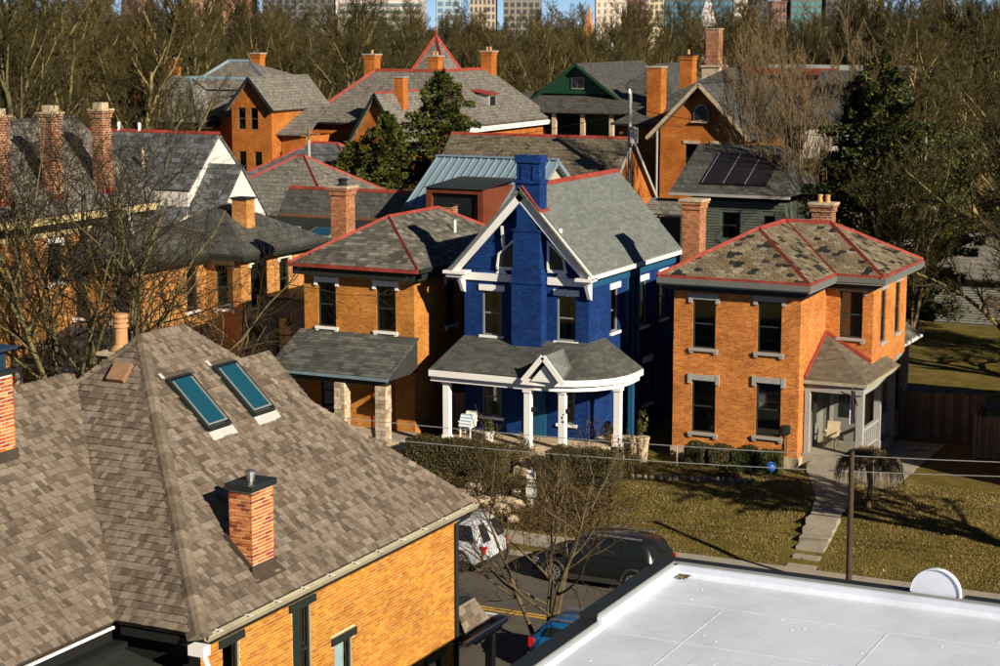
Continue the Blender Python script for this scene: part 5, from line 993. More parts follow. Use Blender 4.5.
# ================================================================== CARS
def car(name, label, x, y, paintm, L=4.75, W=1.9, H=1.7, group=None, face=-1, rimm='rim'):
    """face -1: nose towards -X"""
    t = thing(name, label, 'car', (x, y, 0.0), group)
    fx = lambda a: x + face*a                                  # a forward
    def P(a, s, z): return (fx(a), y + s*W/2, z)
    def loft(secs, close=True):
        m = MB(); k = len(secs[0])
        for s in secs: m.v.extend(s)
        for i in range(len(secs)-1):
            for q in range(k-1):
                f = (i*k+q, i*k+q+1, (i+1)*k+q+1, (i+1)*k+q); m.f.append(f if face < 0 else f[::-1])
        m.f.append(tuple(range(k)) if face > 0 else tuple(range(k))[::-1]); m.f.append(tuple(range((len(secs)-1)*k, len(secs)*k))[::-1] if face > 0 else tuple(range((len(secs)-1)*k, len(secs)*k)))
        return m
    hl_ = L/2; sec = []
    for a, zb, zt, wd in ((-hl_,0.5,0.95,0.8),(-hl_+0.06,0.38,1.02,0.92),(-hl_+0.35,0.3,1.05,0.98),(-1.2,0.28,1.06,1.0),(0.3,0.26,1.04,1.0),(1.0,0.28,1.03,1.0),(1.6,0.3,0.98,0.98),(hl_-0.3,0.33,0.86,0.94),(hl_-0.04,0.4,0.74,0.84),(hl_,0.48,0.66,0.74)):
        sec.append([P(a,-wd*0.86,zb),P(a,-wd,zb+0.16),P(a,-wd*1.0,zb+(zt-zb)*0.62),P(a,-wd*0.93,zt),P(a,-wd*0.5,zt+0.03),P(a,0,zt+0.04),P(a,wd*0.5,zt+0.03),P(a,wd*0.93,zt),P(a,wd,zb+(zt-zb)*0.62),P(a,wd,zb+0.16),P(a,wd*0.86,zb)])
    obj('body', loft(sec), paintm, t, smooth=True)
    sec = []
    for a, zb, zr, wb, wr in ((-hl_+0.12,1.0,1.06,0.9,0.88),(-hl_+0.42,1.0,H-0.12,0.92,0.74),(-hl_+0.7,1.0,H-0.03,0.93,0.75),(-0.6,1.0,H,0.93,0.76),(0.25,1.0,H-0.03,0.93,0.75),(0.55,1.0,H-0.13,0.93,0.74),(1.35,1.0,1.05,0.92,0.88)):
        sec.append([P(a,-wb,zb),P(a,-wr,zr-0.07),P(a,-wr*0.86,zr),P(a,0,zr+0.03),P(a,wr*0.86,zr),P(a,wr,zr-0.07),P(a,wb,zb)])
    obj('cabin', loft(sec), paintm, t, smooth=True)
    def glass(nm, pts): 
        obj(nm, MB().slab(pts, 0.012), M['car_glass'], t)
    for s in (-1, 1):
        o_ = 0.012
        def wn_(a0, a1, b0, b1):
            q = [P(a0,s*(0.905+o_),1.1),P(a1,s*(0.905+o_),1.1),P(b1,s*(0.785+o_),H-0.16),P(b0,s*(0.785+o_),H-0.16)]
            if (s < 0) != (face < 0): q = q
            else: q = q[::-1]
            glass('side_window', q)
        wn_(-hl_+0.42,-0.95,-hl_+0.6,-0.95); wn_(-0.88,0.1,-0.88,0.1); wn_(0.17,1.05,0.17,0.45)
    q = [P(-hl_+0.12,-0.8,1.08),P(-hl_+0.12,0.8,1.08),P(-hl_+0.4,0.68,H-0.14),P(-hl_+0.4,-0.68,H-0.14)]; glass('rear_window', q if face < 0 else q[::-1])
    q = [P(1.27,0.78,1.1),P(1.27,-0.78,1.1),P(0.63,-0.64,H-0.15),P(0.63,0.64,H-0.15)]; glass('windscreen', q if face < 0 else q[::-1])
    for s in (-1, 1):
        for nm, a in (('tail_light',-hl_+0.07),('headlight',hl_-0.2)):
            x0, x1 = sorted((fx(a-0.05), fx(a+0.12))); y0, y1 = sorted((y+s*W/2*0.74, y+s*W/2*0.935)); obj(nm, MB().box(x0,x1,y0,y1,0.72 if nm == 'tail_light' else 0.62,1.0 if nm == 'tail_light' else 0.76), M['red_lens'] if nm == 'tail_light' else M['rim'], t)
        x0, x1 = sorted((fx(0.75), fx(0.95))); obj('mirror', MB().box(x0,x1,*sorted((y+s*W/2*0.95,y+s*W/2*1.12)),1.03,1.17), paintm, t)
        for a in (-1.42,1.42):
            c = (fx(a), y+s*(W/2-0.13), 0.36)
            wh = obj('wheel', MB().lathe((c[0],c[1]-0.11,c[2]),[(0.24,0.0),(0.33,0.0),(0.36,0.03),(0.365,0.11),(0.36,0.19),(0.33,0.22),(0.24,0.22)],24,'y'), M['tyre'], t)
            rm = MB(); yo = c[1]+s*0.115
            for k in range(10):
                an = 2*math.pi*k/10; rm.bar((c[0]+0.04*math.cos(an),yo,c[2]+0.04*math.sin(an)),(c[0]+0.235*math.cos(an),yo,c[2]+0.235*math.sin(an)),0.045,0.03,up=(0,1,0))
            rm.tube([(c[0]+0.24*math.cos(k*math.pi/10),yo,c[2]+0.24*math.sin(k*math.pi/10)) for k in range(21)],[0.02]*21,5); obj('rim', rm, M[rimm], wh)
            am = MB().tube([(c[0]+0.42*math.cos(k*math.pi/12),y+s*W/2*0.985,c[2]+0.42*math.sin(k*math.pi/12)) for k in range(13)],[0.05]*13,6); obj('wheel_arch', am, M['plastic'], t)
    x0, x1 = sorted((fx(-hl_-0.02), fx(-hl_+0.3))); obj('rear_bumper', MB().box(x0,x1,y-W/2*0.93,y+W/2*0.93,0.34,0.56), M['plastic'], t)
    x0, x1 = sorted((fx(hl_-0.25), fx(hl_+0.02))); obj('front_bumper', MB().box(x0,x1,y-W/2*0.8,y+W/2*0.8,0.3,0.5), M['plastic'], t)
    x0, x1 = sorted((fx(-hl_-0.03), fx(-hl_-0.01))); obj('number_plate', MB().box(x0,x1,y-0.25,y+0.25,0.62,0.76), M['white'], t)
    for s in (-1, 1): obj('sill_cladding', MB().box(*sorted((fx(-0.98),fx(0.98))),*sorted((y+s*W/2*0.9,y+s*W/2*1.005)),0.22,0.38), M['plastic'], t); obj('roof_rail', MB().bar(P(-1.6,s*0.66,H+0.04),P(0.1,s*0.66,H+0.04),0.04,0.05), M['rim'], t)
    return t
car('parked_suv', 'white SUV parked at the far kerb, tail towards the black car', -29.85, 55.45, M['car_white'], 4.8, 1.95, 1.78, rimm='plastic')
car('parked_suv', 'black SUV parked at the far kerb in front of the grass bank', -23.75, 55.85, M['car_black'], 4.5, 1.9, 1.68)
car('parked_car', 'bright blue car parked at the near kerb, half hidden by the white roof', -20.0, 47.6, M['car_blue'], 4.4, 1.8, 1.5, face=1)
car('parked_car', 'dark car parked at the near kerb below the tan porch roof', -26.4, 47.0, M['car_black'], 4.5, 1.8, 1.5, face=1)

# ================================================================== POLES AND WIRES
p = thing('lamp_post', 'plain dark brown post standing behind the white roof', 'post', (-16.0,57.7,0.1)); obj('shaft', MB().tube([(-16.0,57.7,0.0),(-16.03,57.7,4.75)],[0.1,0.085],10), mk('dark_post',(0.05,0.034,0.02),0.7), p); obj('cap', MB().lathe((-16.03,57.7,4.75),[(0.1,0),(0.1,0.05),(0.03,0.09)],10), M['black'], p)
def sag(a, b, s, n=24): return [Vector(a).lerp(Vector(b), i/n)-Vector((0,0,s*4*(i/n)*(1-i/n))) for i in range(n+1)]
for i, (a, b, s) in enumerate((((-60,58,4.9),(-4,58,5.4),1.1),((-60,58,4.3),(-4,58,5.05),1.25))):
    tag(obj('overhead_wire', MB().tube(sag(a,b,s),[0.013]*25,5), mk('wire_grey',(0.3,0.32,0.32),0.5)), ('upper of the two pale wires crossing in front of the brick houses','lower of the two pale wires crossing in front of the brick houses')[i], 'wire', 'overhead wires')
def pole(x, y, h, r, mat, label, arm=False, tr=False):
    t = thing('utility_pole', label, 'pole', (x,y,1.2)); obj('shaft', MB().tube([(x,y,1.0),(x,y,h)],[r,r*0.8],10), M[mat], t)
    if arm: obj('crossarm', MB().box(x-0.7,x+0.7,y-0.06,y+0.06,h-0.5,h-0.38), M['pole_wood'], t)
    if tr:
        obj('transformer', MB().lathe((x+0.32,y-0.3,h-3.1),[(0.28,0),(0.31,0.06),(0.31,0.85),(0.26,0.95),(0.08,1.0)],14), M['stone_grey'], t); obj('insulator', MB().lathe((x,y-0.15,h-0.2),[(0.06,0),(0.1,0.1),(0.05,0.3)],8), M['white'], t)
    return t
pole(-65.6,105,10.7,0.14,'stone_grey','pale metal pole beside the brown one, left of the evergreen'); pole(-66.2,106,11.4,0.12,'pole_wood','brown wooden pole just left of the pale metal pole',True)
pole(-43.2,105,14.2,0.13,'stone_grey','pale utility pole carrying a white transformer can',False,True); pole(-25.3,104,12.2,0.09,'pole_grey','slim pale pole between the dark trees on the right')
for i, (a, b) in enumerate((((-66.2,106,9.6),(-43.2,105,12.9)),((-43.2,105,13.2),(-25.3,104,11.9)),((-66.2,106,8.2),(-80,110,7.8)))): tag(obj('service_wire', MB().tube(sag(a,b,0.5),[0.018]*25,4), M['black']), ('dark service wire from the brown pole to the transformer pole','dark service wire from the transformer pole to the slim pale pole','dark service wire running left from the brown pole')[i], 'wire', 'service wires')

# ================================================================== VEGETATION
def rdir(rg): 
    z = rg.uniform(-1,1); t = rg.uniform(0,2*math.pi); r = math.sqrt(1-z*z); return Vector((r*math.cos(t), r*math.sin(t), z))
def tree_mesh(seed, H=15, counts=(9,7,7,8), ratio=(0.52,0.5,0.5,0.45), rad=0.24, twig=0.011, spread=(28,58), clear=0.25, up=0.25, stems=1, wig=0.12, lean=0.0):
    rg = random.Random(seed); tr, cr = MB(), MB(); last = len(counts)
    def rec(p, d, L, r, lev):
        if lev == last:
            a = d.cross(Vector((0.3,0.7,0.2))).normalized(); b = d.cross(a); e = p+d*L+Vector((0,0,0.12*L))
            m = p+d*(L*0.5)+a*(L*0.06*rg.uniform(-1,1)); o = len(cr.v)
            for q, rr in ((p, r), (m, r*0.8)):
                for k in range(3):
                    t = 2.094*k; cr.v.append(tuple(q+(a*math.cos(t)+b*math.sin(t))*rr))
            cr.v.append(tuple(e))
            for k in range(3):
                k2 = (k+1) % 3; cr.f.append((o+k,o+k2,o+3+k2,o+3+k)); cr.f.append((o+3+k,o+3+k2,o+6))
            return
        n = (8,6,4,3)[min(lev,3)]; pts = [p]; rs = [r]; dirs = [d]; q = p; dd = d
        for i in range(n):
            dd = (dd+rdir(rg)*wig*(1+0.5*lev)+Vector((0,0,up*0.25*(1 if lev else 0)))).normalized(); q = q+dd*(L/n); pts.append(q); dirs.append(dd); rs.append(max(twig*0.9, r*(1-0.72*(i+1)/n)))
        (tr if lev <= 1 else cr).tube(pts, rs, (7,5,4,3)[min(lev,3)], cap=False)
        c = counts[lev]
        for k in range(c):
            t = clear+(1-clear)*(k+rg.random())/c if lev == 0 else 0.18+0.82*(k+rg.random())/c
            f = t*n; i = min(n-1, int(f)); pp = pts[i].lerp(pts[i+1], f-i); dv = dirs[i+1]
            ax = dv.cross(rdir(rg))
            if ax.length < 1e-3: continue
            an = R(rg.uniform(*spread))*(1.15-0.45*t if lev == 0 else 1); nd = (Matrix.Rotation(an, 3, ax.normalized()) @ dv); nd = (nd+Vector((0,0,up*0.4))).normalized()
            rec(pp, nd, L*ratio[lev]*rg.uniform(0.7,1.2)*(1.15-0.55*t), max(twig, rs[i]*0.62) if lev+1 < last else twig, lev+1)
    for s in range(stems):
        a = 2*math.pi*s/stems+rg.random(); d = Vector((math.cos(a)*0.28,math.sin(a)*0.28,1)) if stems > 1 else Vector((lean,0,1))
        rec(Vector((0.12*math.cos(a),0.12*math.sin(a),-0.3)) if stems > 1 else Vector((0,0,-0.3)), d.normalized(), H*(0.78 if stems == 1 else 0.6), rad/(stems**0.4), 0)
    return tr, cr
def tree_thing(name, label, loc, seed, group=None, bark='bark', twigm='twig', **kw):
    t = thing(name, label, 'tree', loc, group, local=True); tr, cr = tree_mesh(seed, **kw)
    obj('trunk', tr, M[bark], t, smooth=True); obj('crown', cr, M[twigm], t); return t

# --- individual bare trees in the near and middle ground
tree_thing('bare_tree', 'forked leafless tree at the near kerb beside the white roof', (-22.45,48.5,0.1), 3, bark='bark', twigm='twig_near', H=9.6, counts=(6,6,5,4), ratio=(0.6,0.55,0.5,0.45), rad=0.14, twig=0.007, stems=4, spread=(30,65), clear=0.22, up=0.12)
tree_thing('bare_tree', 'spreading leafless tree in front of the big left brick house', (-45.6,57.5,0.3), 12, bark='bark_olive', twigm='twig_near', H=20, counts=(9,8,6,5), ratio=(0.68,0.56,0.5,0.45), rad=0.32, twig=0.008, stems=6, spread=(25,62), clear=0.15, up=0.1, wig=0.16)
tree_thing('bare_tree', 'smaller leafless tree beside the stone-columned porch', (-43.2,62.0,0.9), 17, bark='bark', twigm='twig_near', H=10, counts=(8,7,5,4), ratio=(0.62,0.55,0.5,0.45), rad=0.15, twig=0.007, stems=4, spread=(30,70), clear=0.2, up=0.05, wig=0.18)
tree_thing('bare_tree', 'pale upright leafless tree rising behind the right brick house', (-31.4,101,1.2), 21, bark='twig_pale', twigm='twig_pale', H=22, counts=(11,9,7,5), rad=0.22, twig=0.01, stems=5, spread=(12,34), clear=0.15, up=0.4, wig=0.06)
tree_thing('bare_tree', 'tall leafless tree at the right edge with slanting pale branches', (-17.5,92,1.2), 33, bark='bark_olive', twigm='twig', H=21, counts=(10,9,8,7), rad=0.4, twig=0.012, stems=3, spread=(22,60), clear=0.1, up=0.1, lean=-0.2)
tree_thing('bare_tree', 'thick dark leafless trunk left of the evergreen mass, upper right', (-34.5,128,1.2), 35, bark='bark', twigm='twig', H=20, counts=(9,8,7,6), rad=0.55, twig=0.014, stems=2, spread=(25,55), clear=0.35, up=0.2)
tree_thing('bare_tree', 'leafless tree overhanging the board fence at the right edge', (-12.6,79.5,1.2), 36, bark='bark', twigm='twig_near', H=11, counts=(9,8,7,6), rad=0.25, twig=0.009, stems=2, spread=(28,65), clear=0.15, up=0.0)
tree_thing('bare_tree', 'leafless tree on the lawn side casting shade, out of frame right', (-7.0,60.8,0.6), 37, bark='bark', twigm='twig_near', H=11, counts=(10,9,8,8), rad=0.3, twig=0.03, spread=(28,60))

# --- woodland of bare trees behind the houses
protos = []
for i, (sd, kw) in enumerate(((101, dict(H=19, counts=(12,8,8,10), twig=0.013, rad=0.34)), (102, dict(H=20, counts=(12,9,8,9), twig=0.013, rad=0.36, spread=(22,48), up=0.35)), (103, dict(H=21, counts=(9,8,8,9), twig=0.013, rad=0.36, stems=2, spread=(25,60))), (104, dict(H=20, counts=(12,8,8,9), twig=0.014, rad=0.4, clear=0.3, spread=(25,55))), (105, dict(H=22, counts=(8,8,7,8), twig=0.013, rad=0.42, stems=4, spread=(18,45), up=0.3)))):
    protos.append((sd, kw))
WG = 'bare trees of the wood behind the houses'
cr_, sr_ = math.cos(R(26.263)), math.sin(R(26.263)); rg = random.Random(77); base_t = []
def at_polar(px, D): 
    k = (px-500)/1900*D; return (k*cr_-D*sr_, k*sr_+D*cr_)
spots = []
for px in range(-10, 150, 26): spots.append((px+rg.uniform(-8,8), rg.uniform(118,150), rg.uniform(0.95,1.2)))
for px in range(940, 1060, 28): spots.append((px+rg.uniform(-8,8), rg.uniform(118,160), rg.uniform(0.95,1.2)))
for px in range(790, 1010, 36): spots.append((px+rg.uniform(-8,8), rg.uniform(150,190), rg.uniform(0.9,1.1)))
for D0, step in ((178,34),(205,34),(240,34),(285,32),(340,30),(410,30),(500,34)):
    x = -30
    while x < 1040:
        D = D0*rg.uniform(0.94,1.08); sc = rg.uniform(0.82,1.12)
        if 200 < x < 830 and D0 < 240: sc *= 0.82
        if 640 < x < 800 and D0 < 300: sc *= 0.8
        spots.append((x+rg.uniform(-12,12), D, sc*(1.08 if D0 >= 285 else 1))); x += step*rg.uniform(0.8,1.25)
for i, (px, D, sc) in enumerate(spots):
    k = rg.randrange(len(protos)); x, y = at_polar(px, D)
    zone = ('behind the far-left roof','above the hipped house','left of the pyramid tower','around the pyramid tower','above the green gable','below the blue tower','behind the pale tree','behind the magnolia','at the right edge')[min(8,max(0,int((px+20)/118)))]
    row = 'in the nearest row' if D < 190 else ('in the middle of the wood' if D < 300 else 'in the farthest row against the skyline')
    WL = ('tall ' if sc > 1.02 else 'smaller ')+'leafless tree '+row+', '+zone
    if len(base_t) < len(protos):
        k = len(base_t); t = tree_thing('bare_tree', WL, (x,y,1.2), protos[k][0], WG, bark='bark_olive', twigm='twig', **protos[k][1]); t.scale = (sc,)*3; base_t.append(t)
    else: copy_thing(base_t[k], (x,y,1.2), rg.uniform(0,6.28), (sc*rg.uniform(0.9,1.25), sc*rg.uniform(0.9,1.25), sc), WL)

# --- leafy plants
def leaves(mb, c, r, n, size, rg, flat=0.6, shell=0.35):
    for i in range(n):
        d = rdir(rg); q = Vector((c[0]+d.x*r[0]*(shell+(1-shell)*rg.random()**0.4), c[1]+d.y*r[1]*(shell+(1-shell)*rg.random()**0.4), c[2]+d.z*r[2]*(shell+(1-shell)*rg.random()**0.4)))
        n_ = (d+rdir(rg)*flat).normalized(); a = n_.cross(rdir(rg)).normalized(); b = n_.cross(a); s = size*rg.uniform(0.6,1.3)
        mb.add([q-a*s*0.5, q+b*s*0.28, q+a*s*0.6, q-b*s*0.28], [(0,1,2,3)])
def conifer(name, label, loc, H, Rb, seed, mat, n=9000, leafsize=0.22, rmax=3.9):
    t = thing(name, label, 'tree', loc, local=True); rg = random.Random(seed); obj('trunk', MB().tube([(0,0,-0.2),(0.05,0,H*0.5),(0,0,H*0.97)],[0.22,0.14,0.02],8), M['bark'], t); m = MB()
    nb = 150
    for i in range(nb):
        f = (i+rg.random())/nb; z = H*(0.06+0.92*f); L = min(rmax, Rb*(1-f)**0.68)*rg.uniform(0.55,1.15)+0.15; a = i*2.4+rg.uniform(-0.5,0.5); k = int(n/nb*(0.35+1.3*(1-f)))
        for j in range(k):
            g = rg.random()**0.6; w = 0.32*L*(1.1-g)*rg.uniform(-1,1)+rg.uniform(-0.1,0.1); x = L*g; q = Vector((math.cos(a)*x-math.sin(a)*w, math.sin(a)*x+math.cos(a)*w, z+0.25*x*(1-f)-0.1*x*x/max(0.4,L)+rg.uniform(-0.22,0.22)))
            d = (Vector((math.cos(a),math.sin(a),0.35))+rdir(rg)*0.8).normalized(); b = d.cross(rdir(rg)).normalized(); s = leafsize*rg.uniform(0.6,1.4); m.add([q-b*s*0.3, q+d*s, q+b*s*0.3, q-d*s*0.3], [(0,1,2,3)])
    obj('crown', m, mat, t); return t
conifer('evergreen_tree', 'tall pointed dark green conifer in front of the Victorian house', (-59.6,112,1.2), 14.0, 6.4, 5, M['leaf_conifer'], 46000, 0.2, 4.6)
def bushy(name, label, loc, clumps, mat, n, size, cat='shrub', trunk=None, seed=1, group=None):
    t = thing(name, label, cat, loc, group, local=True); rg = random.Random(seed); m = MB()
    for c, r in clumps: leaves(m, c, r, int(n*r[0]*r[1]), size, rg)
    if trunk:
        tm = MB()
        hh = max(c[2] for c, r in clumps); tm.tube([(0,0,-0.2),(0.1,0,hh*0.5),(0,0,hh)],[trunk*1.3,trunk*0.9,trunk*0.2],8)
        for c, r in clumps: tm.tube([(0,0,c[2]*0.62),(c[0]*0.5,c[1]*0.5,c[2]*0.85),(c[0]*0.9,c[1]*0.9,c[2])],[trunk*0.45,trunk*0.3,trunk*0.1],5)
        obj('trunk', tm, M['bark'], t)
    obj('foliage' if cat != 'tree' else 'crown', m, mat, t); return t
rgb = random.Random(3)
def lumps(w, d, h, n, z0=0.5, r0=0.9): return [((rgb.uniform(-w,w), rgb.uniform(-d,d), z0+rgb.random()*h), (r0*rgb.uniform(0.6,1.2), r0*rgb.uniform(0.6,1.2), r0*rgb.uniform(0.5,0.9))) for i in range(n)]
conifer('evergreen_tree', 'broad yellow-green arborvitae leaning against the pointed conifer', (-62.4,109.5,1.2), 11.2, 5.8, 15, M['leaf_conifer'], 40000, 0.19, 4.4)
conifer('evergreen_tree', 'lower yellow-green arborvitae at the left foot of the conifer', (-64.7,109,1.2), 9.2, 5.2, 16, M['leaf_yellow'], 28000, 0.19, 4.0)
bushy('bare_brown_shrub', 'russet shrub beside the yellow-green evergreen, behind the red ridge', (-58.2,106,1.2), lumps(1.4,1.0,5.5,14,1.5,0.9), M['leaf_bank'], 150, 0.16, 'shrub', 0.05, 6)
conifer('magnolia_tree', 'dense dark evergreen tree with yellowish leaves behind the right brick house', (-27.2,101,1.2), 15.6, 7.2, 9, M['leaf_dark'], 60000, 0.2, 5.0)
tree_thing('bare_tree', 'leafless tree with fine twigs in front of the dark magnolia', (-24.6,97,1.2), 41, bark='bark', twigm='twig', H=15, counts=(9,8,7,6), rad=0.2, twig=0.008, stems=3, spread=(18,45), clear=0.15, up=0.2)
bushy('magnolia_tree', 'second dark evergreen, lower, against the slim pale pole', (-22.5,112,1.2), lumps(4.6,3,9.0,80,1.6,1.25), M['leaf_dark'], 330, 0.18, 'tree', 0.18, 10)
bushy('magnolia_tree', 'dark evergreen thicket left of the magnolia, below the white gable', (-33.4,110,1.2), lumps(2.6,2,7.0,40,1.6,1.15), M['leaf_dark'], 330, 0.18, 'tree', 0.15, 11)
bushy('magnolia_tree', 'added dark evergreen out of view on the right, shading the yard beyond the fence', (-13.2,97,1.2), lumps(2.6,2.2,10,60,1.6,1.2), M['leaf_dark'], 260, 0.18, 'tree', 0.18, 14)  # unseen tree, added to throw shade across the right side
bushy('garden_shrub', 'dark clipped shrub on the back lawn by the pale garage', (-24.0,105.5,1.2), lumps(0.5,0.5,1.2,9,0.6,0.7), M['leaf_dark'], 260, 0.14, 'shrub', None, 12)
def hedge(name, label, x0, x1, y0, y1, z0, h, mat, seed, dens=1000, size=0.085, group=None):
    t = thing(name, label, 'hedge' if x1-x0 > 1.3 else 'bush', ((x0+x1)/2,(y0+y1)/2,z0), group); rg = random.Random(seed); m = MB(); nx = max(3,int((x1-x0)/0.25)); ny = max(3,int((y1-y0)/0.25)); nz = max(3,int(h/0.25))
    core = MB(); e = 0.07; core.box(x0+e,x1-e,y0+e,y1-e,z0-0.15,z0+h-e); obj('inner_branches', core, M['leaf_hedge'] if mat is M['leaf_hedge'] else M['leaf_dark'], t)
    A = 2*(x1-x0)*h+2*(y1-y0)*h+(x1-x0)*(y1-y0); cx, cy = (x0+x1)/2, (y0+y1)/2
    for i in range(int(A*dens)):
        u, v, w = rg.random(), rg.random(), rg.random(); f = rg.choice('stssee') if True else 's'
        x, y, z = x0+u*(x1-x0), y0+v*(y1-y0), z0+w*h; n_ = Vector((0,0,1))
        if f == 's': y = y0; n_ = Vector((0,-1,0.3))
        elif f == 'e': x = x1 if rg.random() < 0.7 else x0; n_ = Vector((1,0,0.3))
        else: z = z0+h
        rr = 0.16; dx, dy, dz_ = max(0, abs(x-cx)-((x1-x0)/2-rr)), max(0, abs(y-cy)-((y1-y0)/2-rr)), max(0, z-(z0+h-rr)); dl = math.sqrt(dx*dx+dy*dy+dz_*dz_)
        q = Vector((x,y,z))+Vector((rg.uniform(-.05,.05),rg.uniform(-.05,.05),rg.uniform(-.06,.05)))
        if dl > rr: k = (dl-rr)/dl; q -= Vector((math.copysign(dx,x-cx)*k, math.copysign(dy,y-cy)*k, dz_*k))
        q.z += 0.05*math.sin(x*2.1+seed)+0.04*math.sin(x*5.3+y*3)
        n_ = (n_+rdir(rg)*0.8).normalized(); a = n_.cross(rdir(rg)).normalized(); b = n_.cross(a); s = size*rg.uniform(0.6,1.4)
        m.add([q-a*s*0.5,q+b*s*0.3,q+a*s*0.6,q-b*s*0.3],[(0,1,2,3)])
    obj('foliage', m, mat, t); return t
hedge('clipped_hedge', 'long clipped brown-green hedge left of the blue house steps', -35.2,-31.2,63.0,64.1,1.1,1.15, M['leaf_hedge'], 1, 900)
hedge('clipped_hedge', 'clipped brown-green hedge right of the blue house steps', -29.4,-26.7,63.4,64.6,1.1,1.2, M['leaf_hedge'], 2, 900)
for i, (x, lb) in enumerate(((-25.05,'leftmost of four boxwood bushes below the brick house windows'),(-24.05,'second boxwood from the left below the brick house windows'),(-23.1,'third boxwood from the left below the brick house windows'),(-22.1,'rightmost of four boxwood bushes, beside the porch steps'))):
    hedge('boxwood_bush', lb, x-0.42,x+0.42,67.7,68.5,1.15,0.85+0.06*(i % 2), M['leaf_hedge'] if i < 2 else M['leaf_dark'], 10+i, 1500, 0.07, 'boxwood bushes along the brick house')
bushy('low_juniper', 'bright green low shrub at the corner of the flower bed', (-23.2,66.5,1.2), lumps(0.4,0.3,0.2,8,0.15,0.35), M['leaf_conifer'], 900, 0.09, 'shrub', None, 20)
# weeping tree
t = thing('weeping_tree', 'small weeping tree with an umbrella of drooping brown twigs by the path', 'tree', (-17.3,64.6,1.15), local=True); rgw = random.Random(8)
obj('trunk', MB().tube([(0,0,-0.2),(0.06,0,0.9),(-0.03,0,1.75)],[0.11,0.1,0.13],8), M['bark'], t); m = MB()
for i in range(900):
    a = rgw.uniform(0,6.28); r = 1.15*rgw.random()**0.5; top = 2.2-0.42*r*r+rgw.uniform(-0.08,0.1); L = rgw.uniform(0.2,0.9)*(0.5+r*0.6)
    p0 = Vector((math.cos(a)*r*0.45,math.sin(a)*r*0.45,top-0.15)); p1 = Vector((math.cos(a)*r,math.sin(a)*r,top)); p2 = p1+Vector((math.cos(a)*0.15,math.sin(a)*0.15,-L)); m.tube([p0,p1,p2],[0.012,0.009,0.004],3,cap=False)
obj('crown', m, M['twig_pale'], t)
# bare twiggy shrubs on the bank in front of the blue house
for i, (x, y, h, lb) in enumerate(((-30.6,61.6,2.8,'twiggy leafless shrub on the bank below the blue house steps'),(-28.3,61.8,3.2,'taller leafless sapling on the bank right of the white sign'),(-32.6,61.0,2.0,'low leafless shrub on the bank above the white car'),(-26.6,65.4,2.6,'leafless shrub standing before the last porch post'),(-33.3,64.6,1.6,'leafless rose bush at the porch edge'),(-30.9,64.55,2.3,'leafless bush climbing the second porch post'))):
    tree_thing('leafless_shrub', lb, (x,y,gz(y)), 200+i, bark='bark', twigm='twig', H=h, counts=(5,5,4,3), rad=0.045, twig=0.007, stems=5, spread=(20,55), clear=0.15)
# bank ground cover and fallen leaves
m = MB(); rgk = random.Random(4)
for i in range(26000):
    x, y = rgk.uniform(-37.5,-26.2), rgk.uniform(59.75,63.3)
    if math.sin(x*1.3)*0.5+math.sin(y*2.1+x)*0.5+rgk.uniform(-1.2,1.2) < -0.7: continue
    q = Vector((x,y,gz(y)+rgk.uniform(0.0,0.22+0.12*math.sin(x*2)*math.sin(y*1.7)))); a = rdir(rgk); b = a.cross(rdir(rgk)).normalized(); s = 0.09*rgk.uniform(0.5,1.3); m.add([q-a*s*0.5,q+b*s*0.3,q+a*s*0.5,q-b*s*0.3],[(0,1,2,3)])
tag(obj('ground_cover', m, M['leaf_bank']), 'tangled brown ground cover on the bank below the blue house', 'ground cover', kind='stuff')
m = MB()
for i in range(9000):
    x, y = rgk.uniform(-27,-11), rgk.uniform(59.8,68.5)
    if -20.5 < x < -17.6 and rgk.random() < 0.85: continue
    q = Vector((x,y,gz(y)+0.05)); a = (rdir(rgk)+Vector((0,0,0))); a.z *= 0.3; a.normalize(); b = a.cross(Vector((0,0,1))+rdir(rgk)*0.4).normalized(); s = 0.075*rgk.uniform(0.4,1.2); m.add([q-a*s*0.5,q+b*s*0.3,q+a*s*0.5,q-b*s*0.3],[(0,1,2,3)])
tag(obj('fallen_leaves', m, M['leaf_dead']), 'pale fallen leaves scattered over the front lawn', 'leaves', kind='stuff')
m = MB()
for i in range(120000):
    x, y = rgk.uniform(-27.5,-8), rgk.uniform(59.65,68.6)
    cx_ = -18.4 if y < 64 else -18.4-0.42*(y-64)
    if abs(x-cx_) < 0.72+(0.15 if y > 64 else 0) or (x < -26.3 and y > 63): continue
    z = gz(y)+0.0; h = rgk.uniform(0.03,0.085); dx, dy = rgk.uniform(-.05,.05), rgk.uniform(-.05,.05); a = rgk.uniform(0,3.14); wx, wy = 0.011*math.cos(a), 0.011*math.sin(a); m.add([(x-wx,y-wy,z),(x+wx,y+wy,z),(x+dx,y+dy,z+h)],[(0,1,2)])
gm = leafmat('grass_blade', [(0,(0.1,0.078,0.02)),(0.5,(0.19,0.145,0.04)),(1,(0.34,0.255,0.095))]); tag(obj('grass_blades', m, gm), 'short dry winter grass on the front lawn', 'grass', kind='stuff')
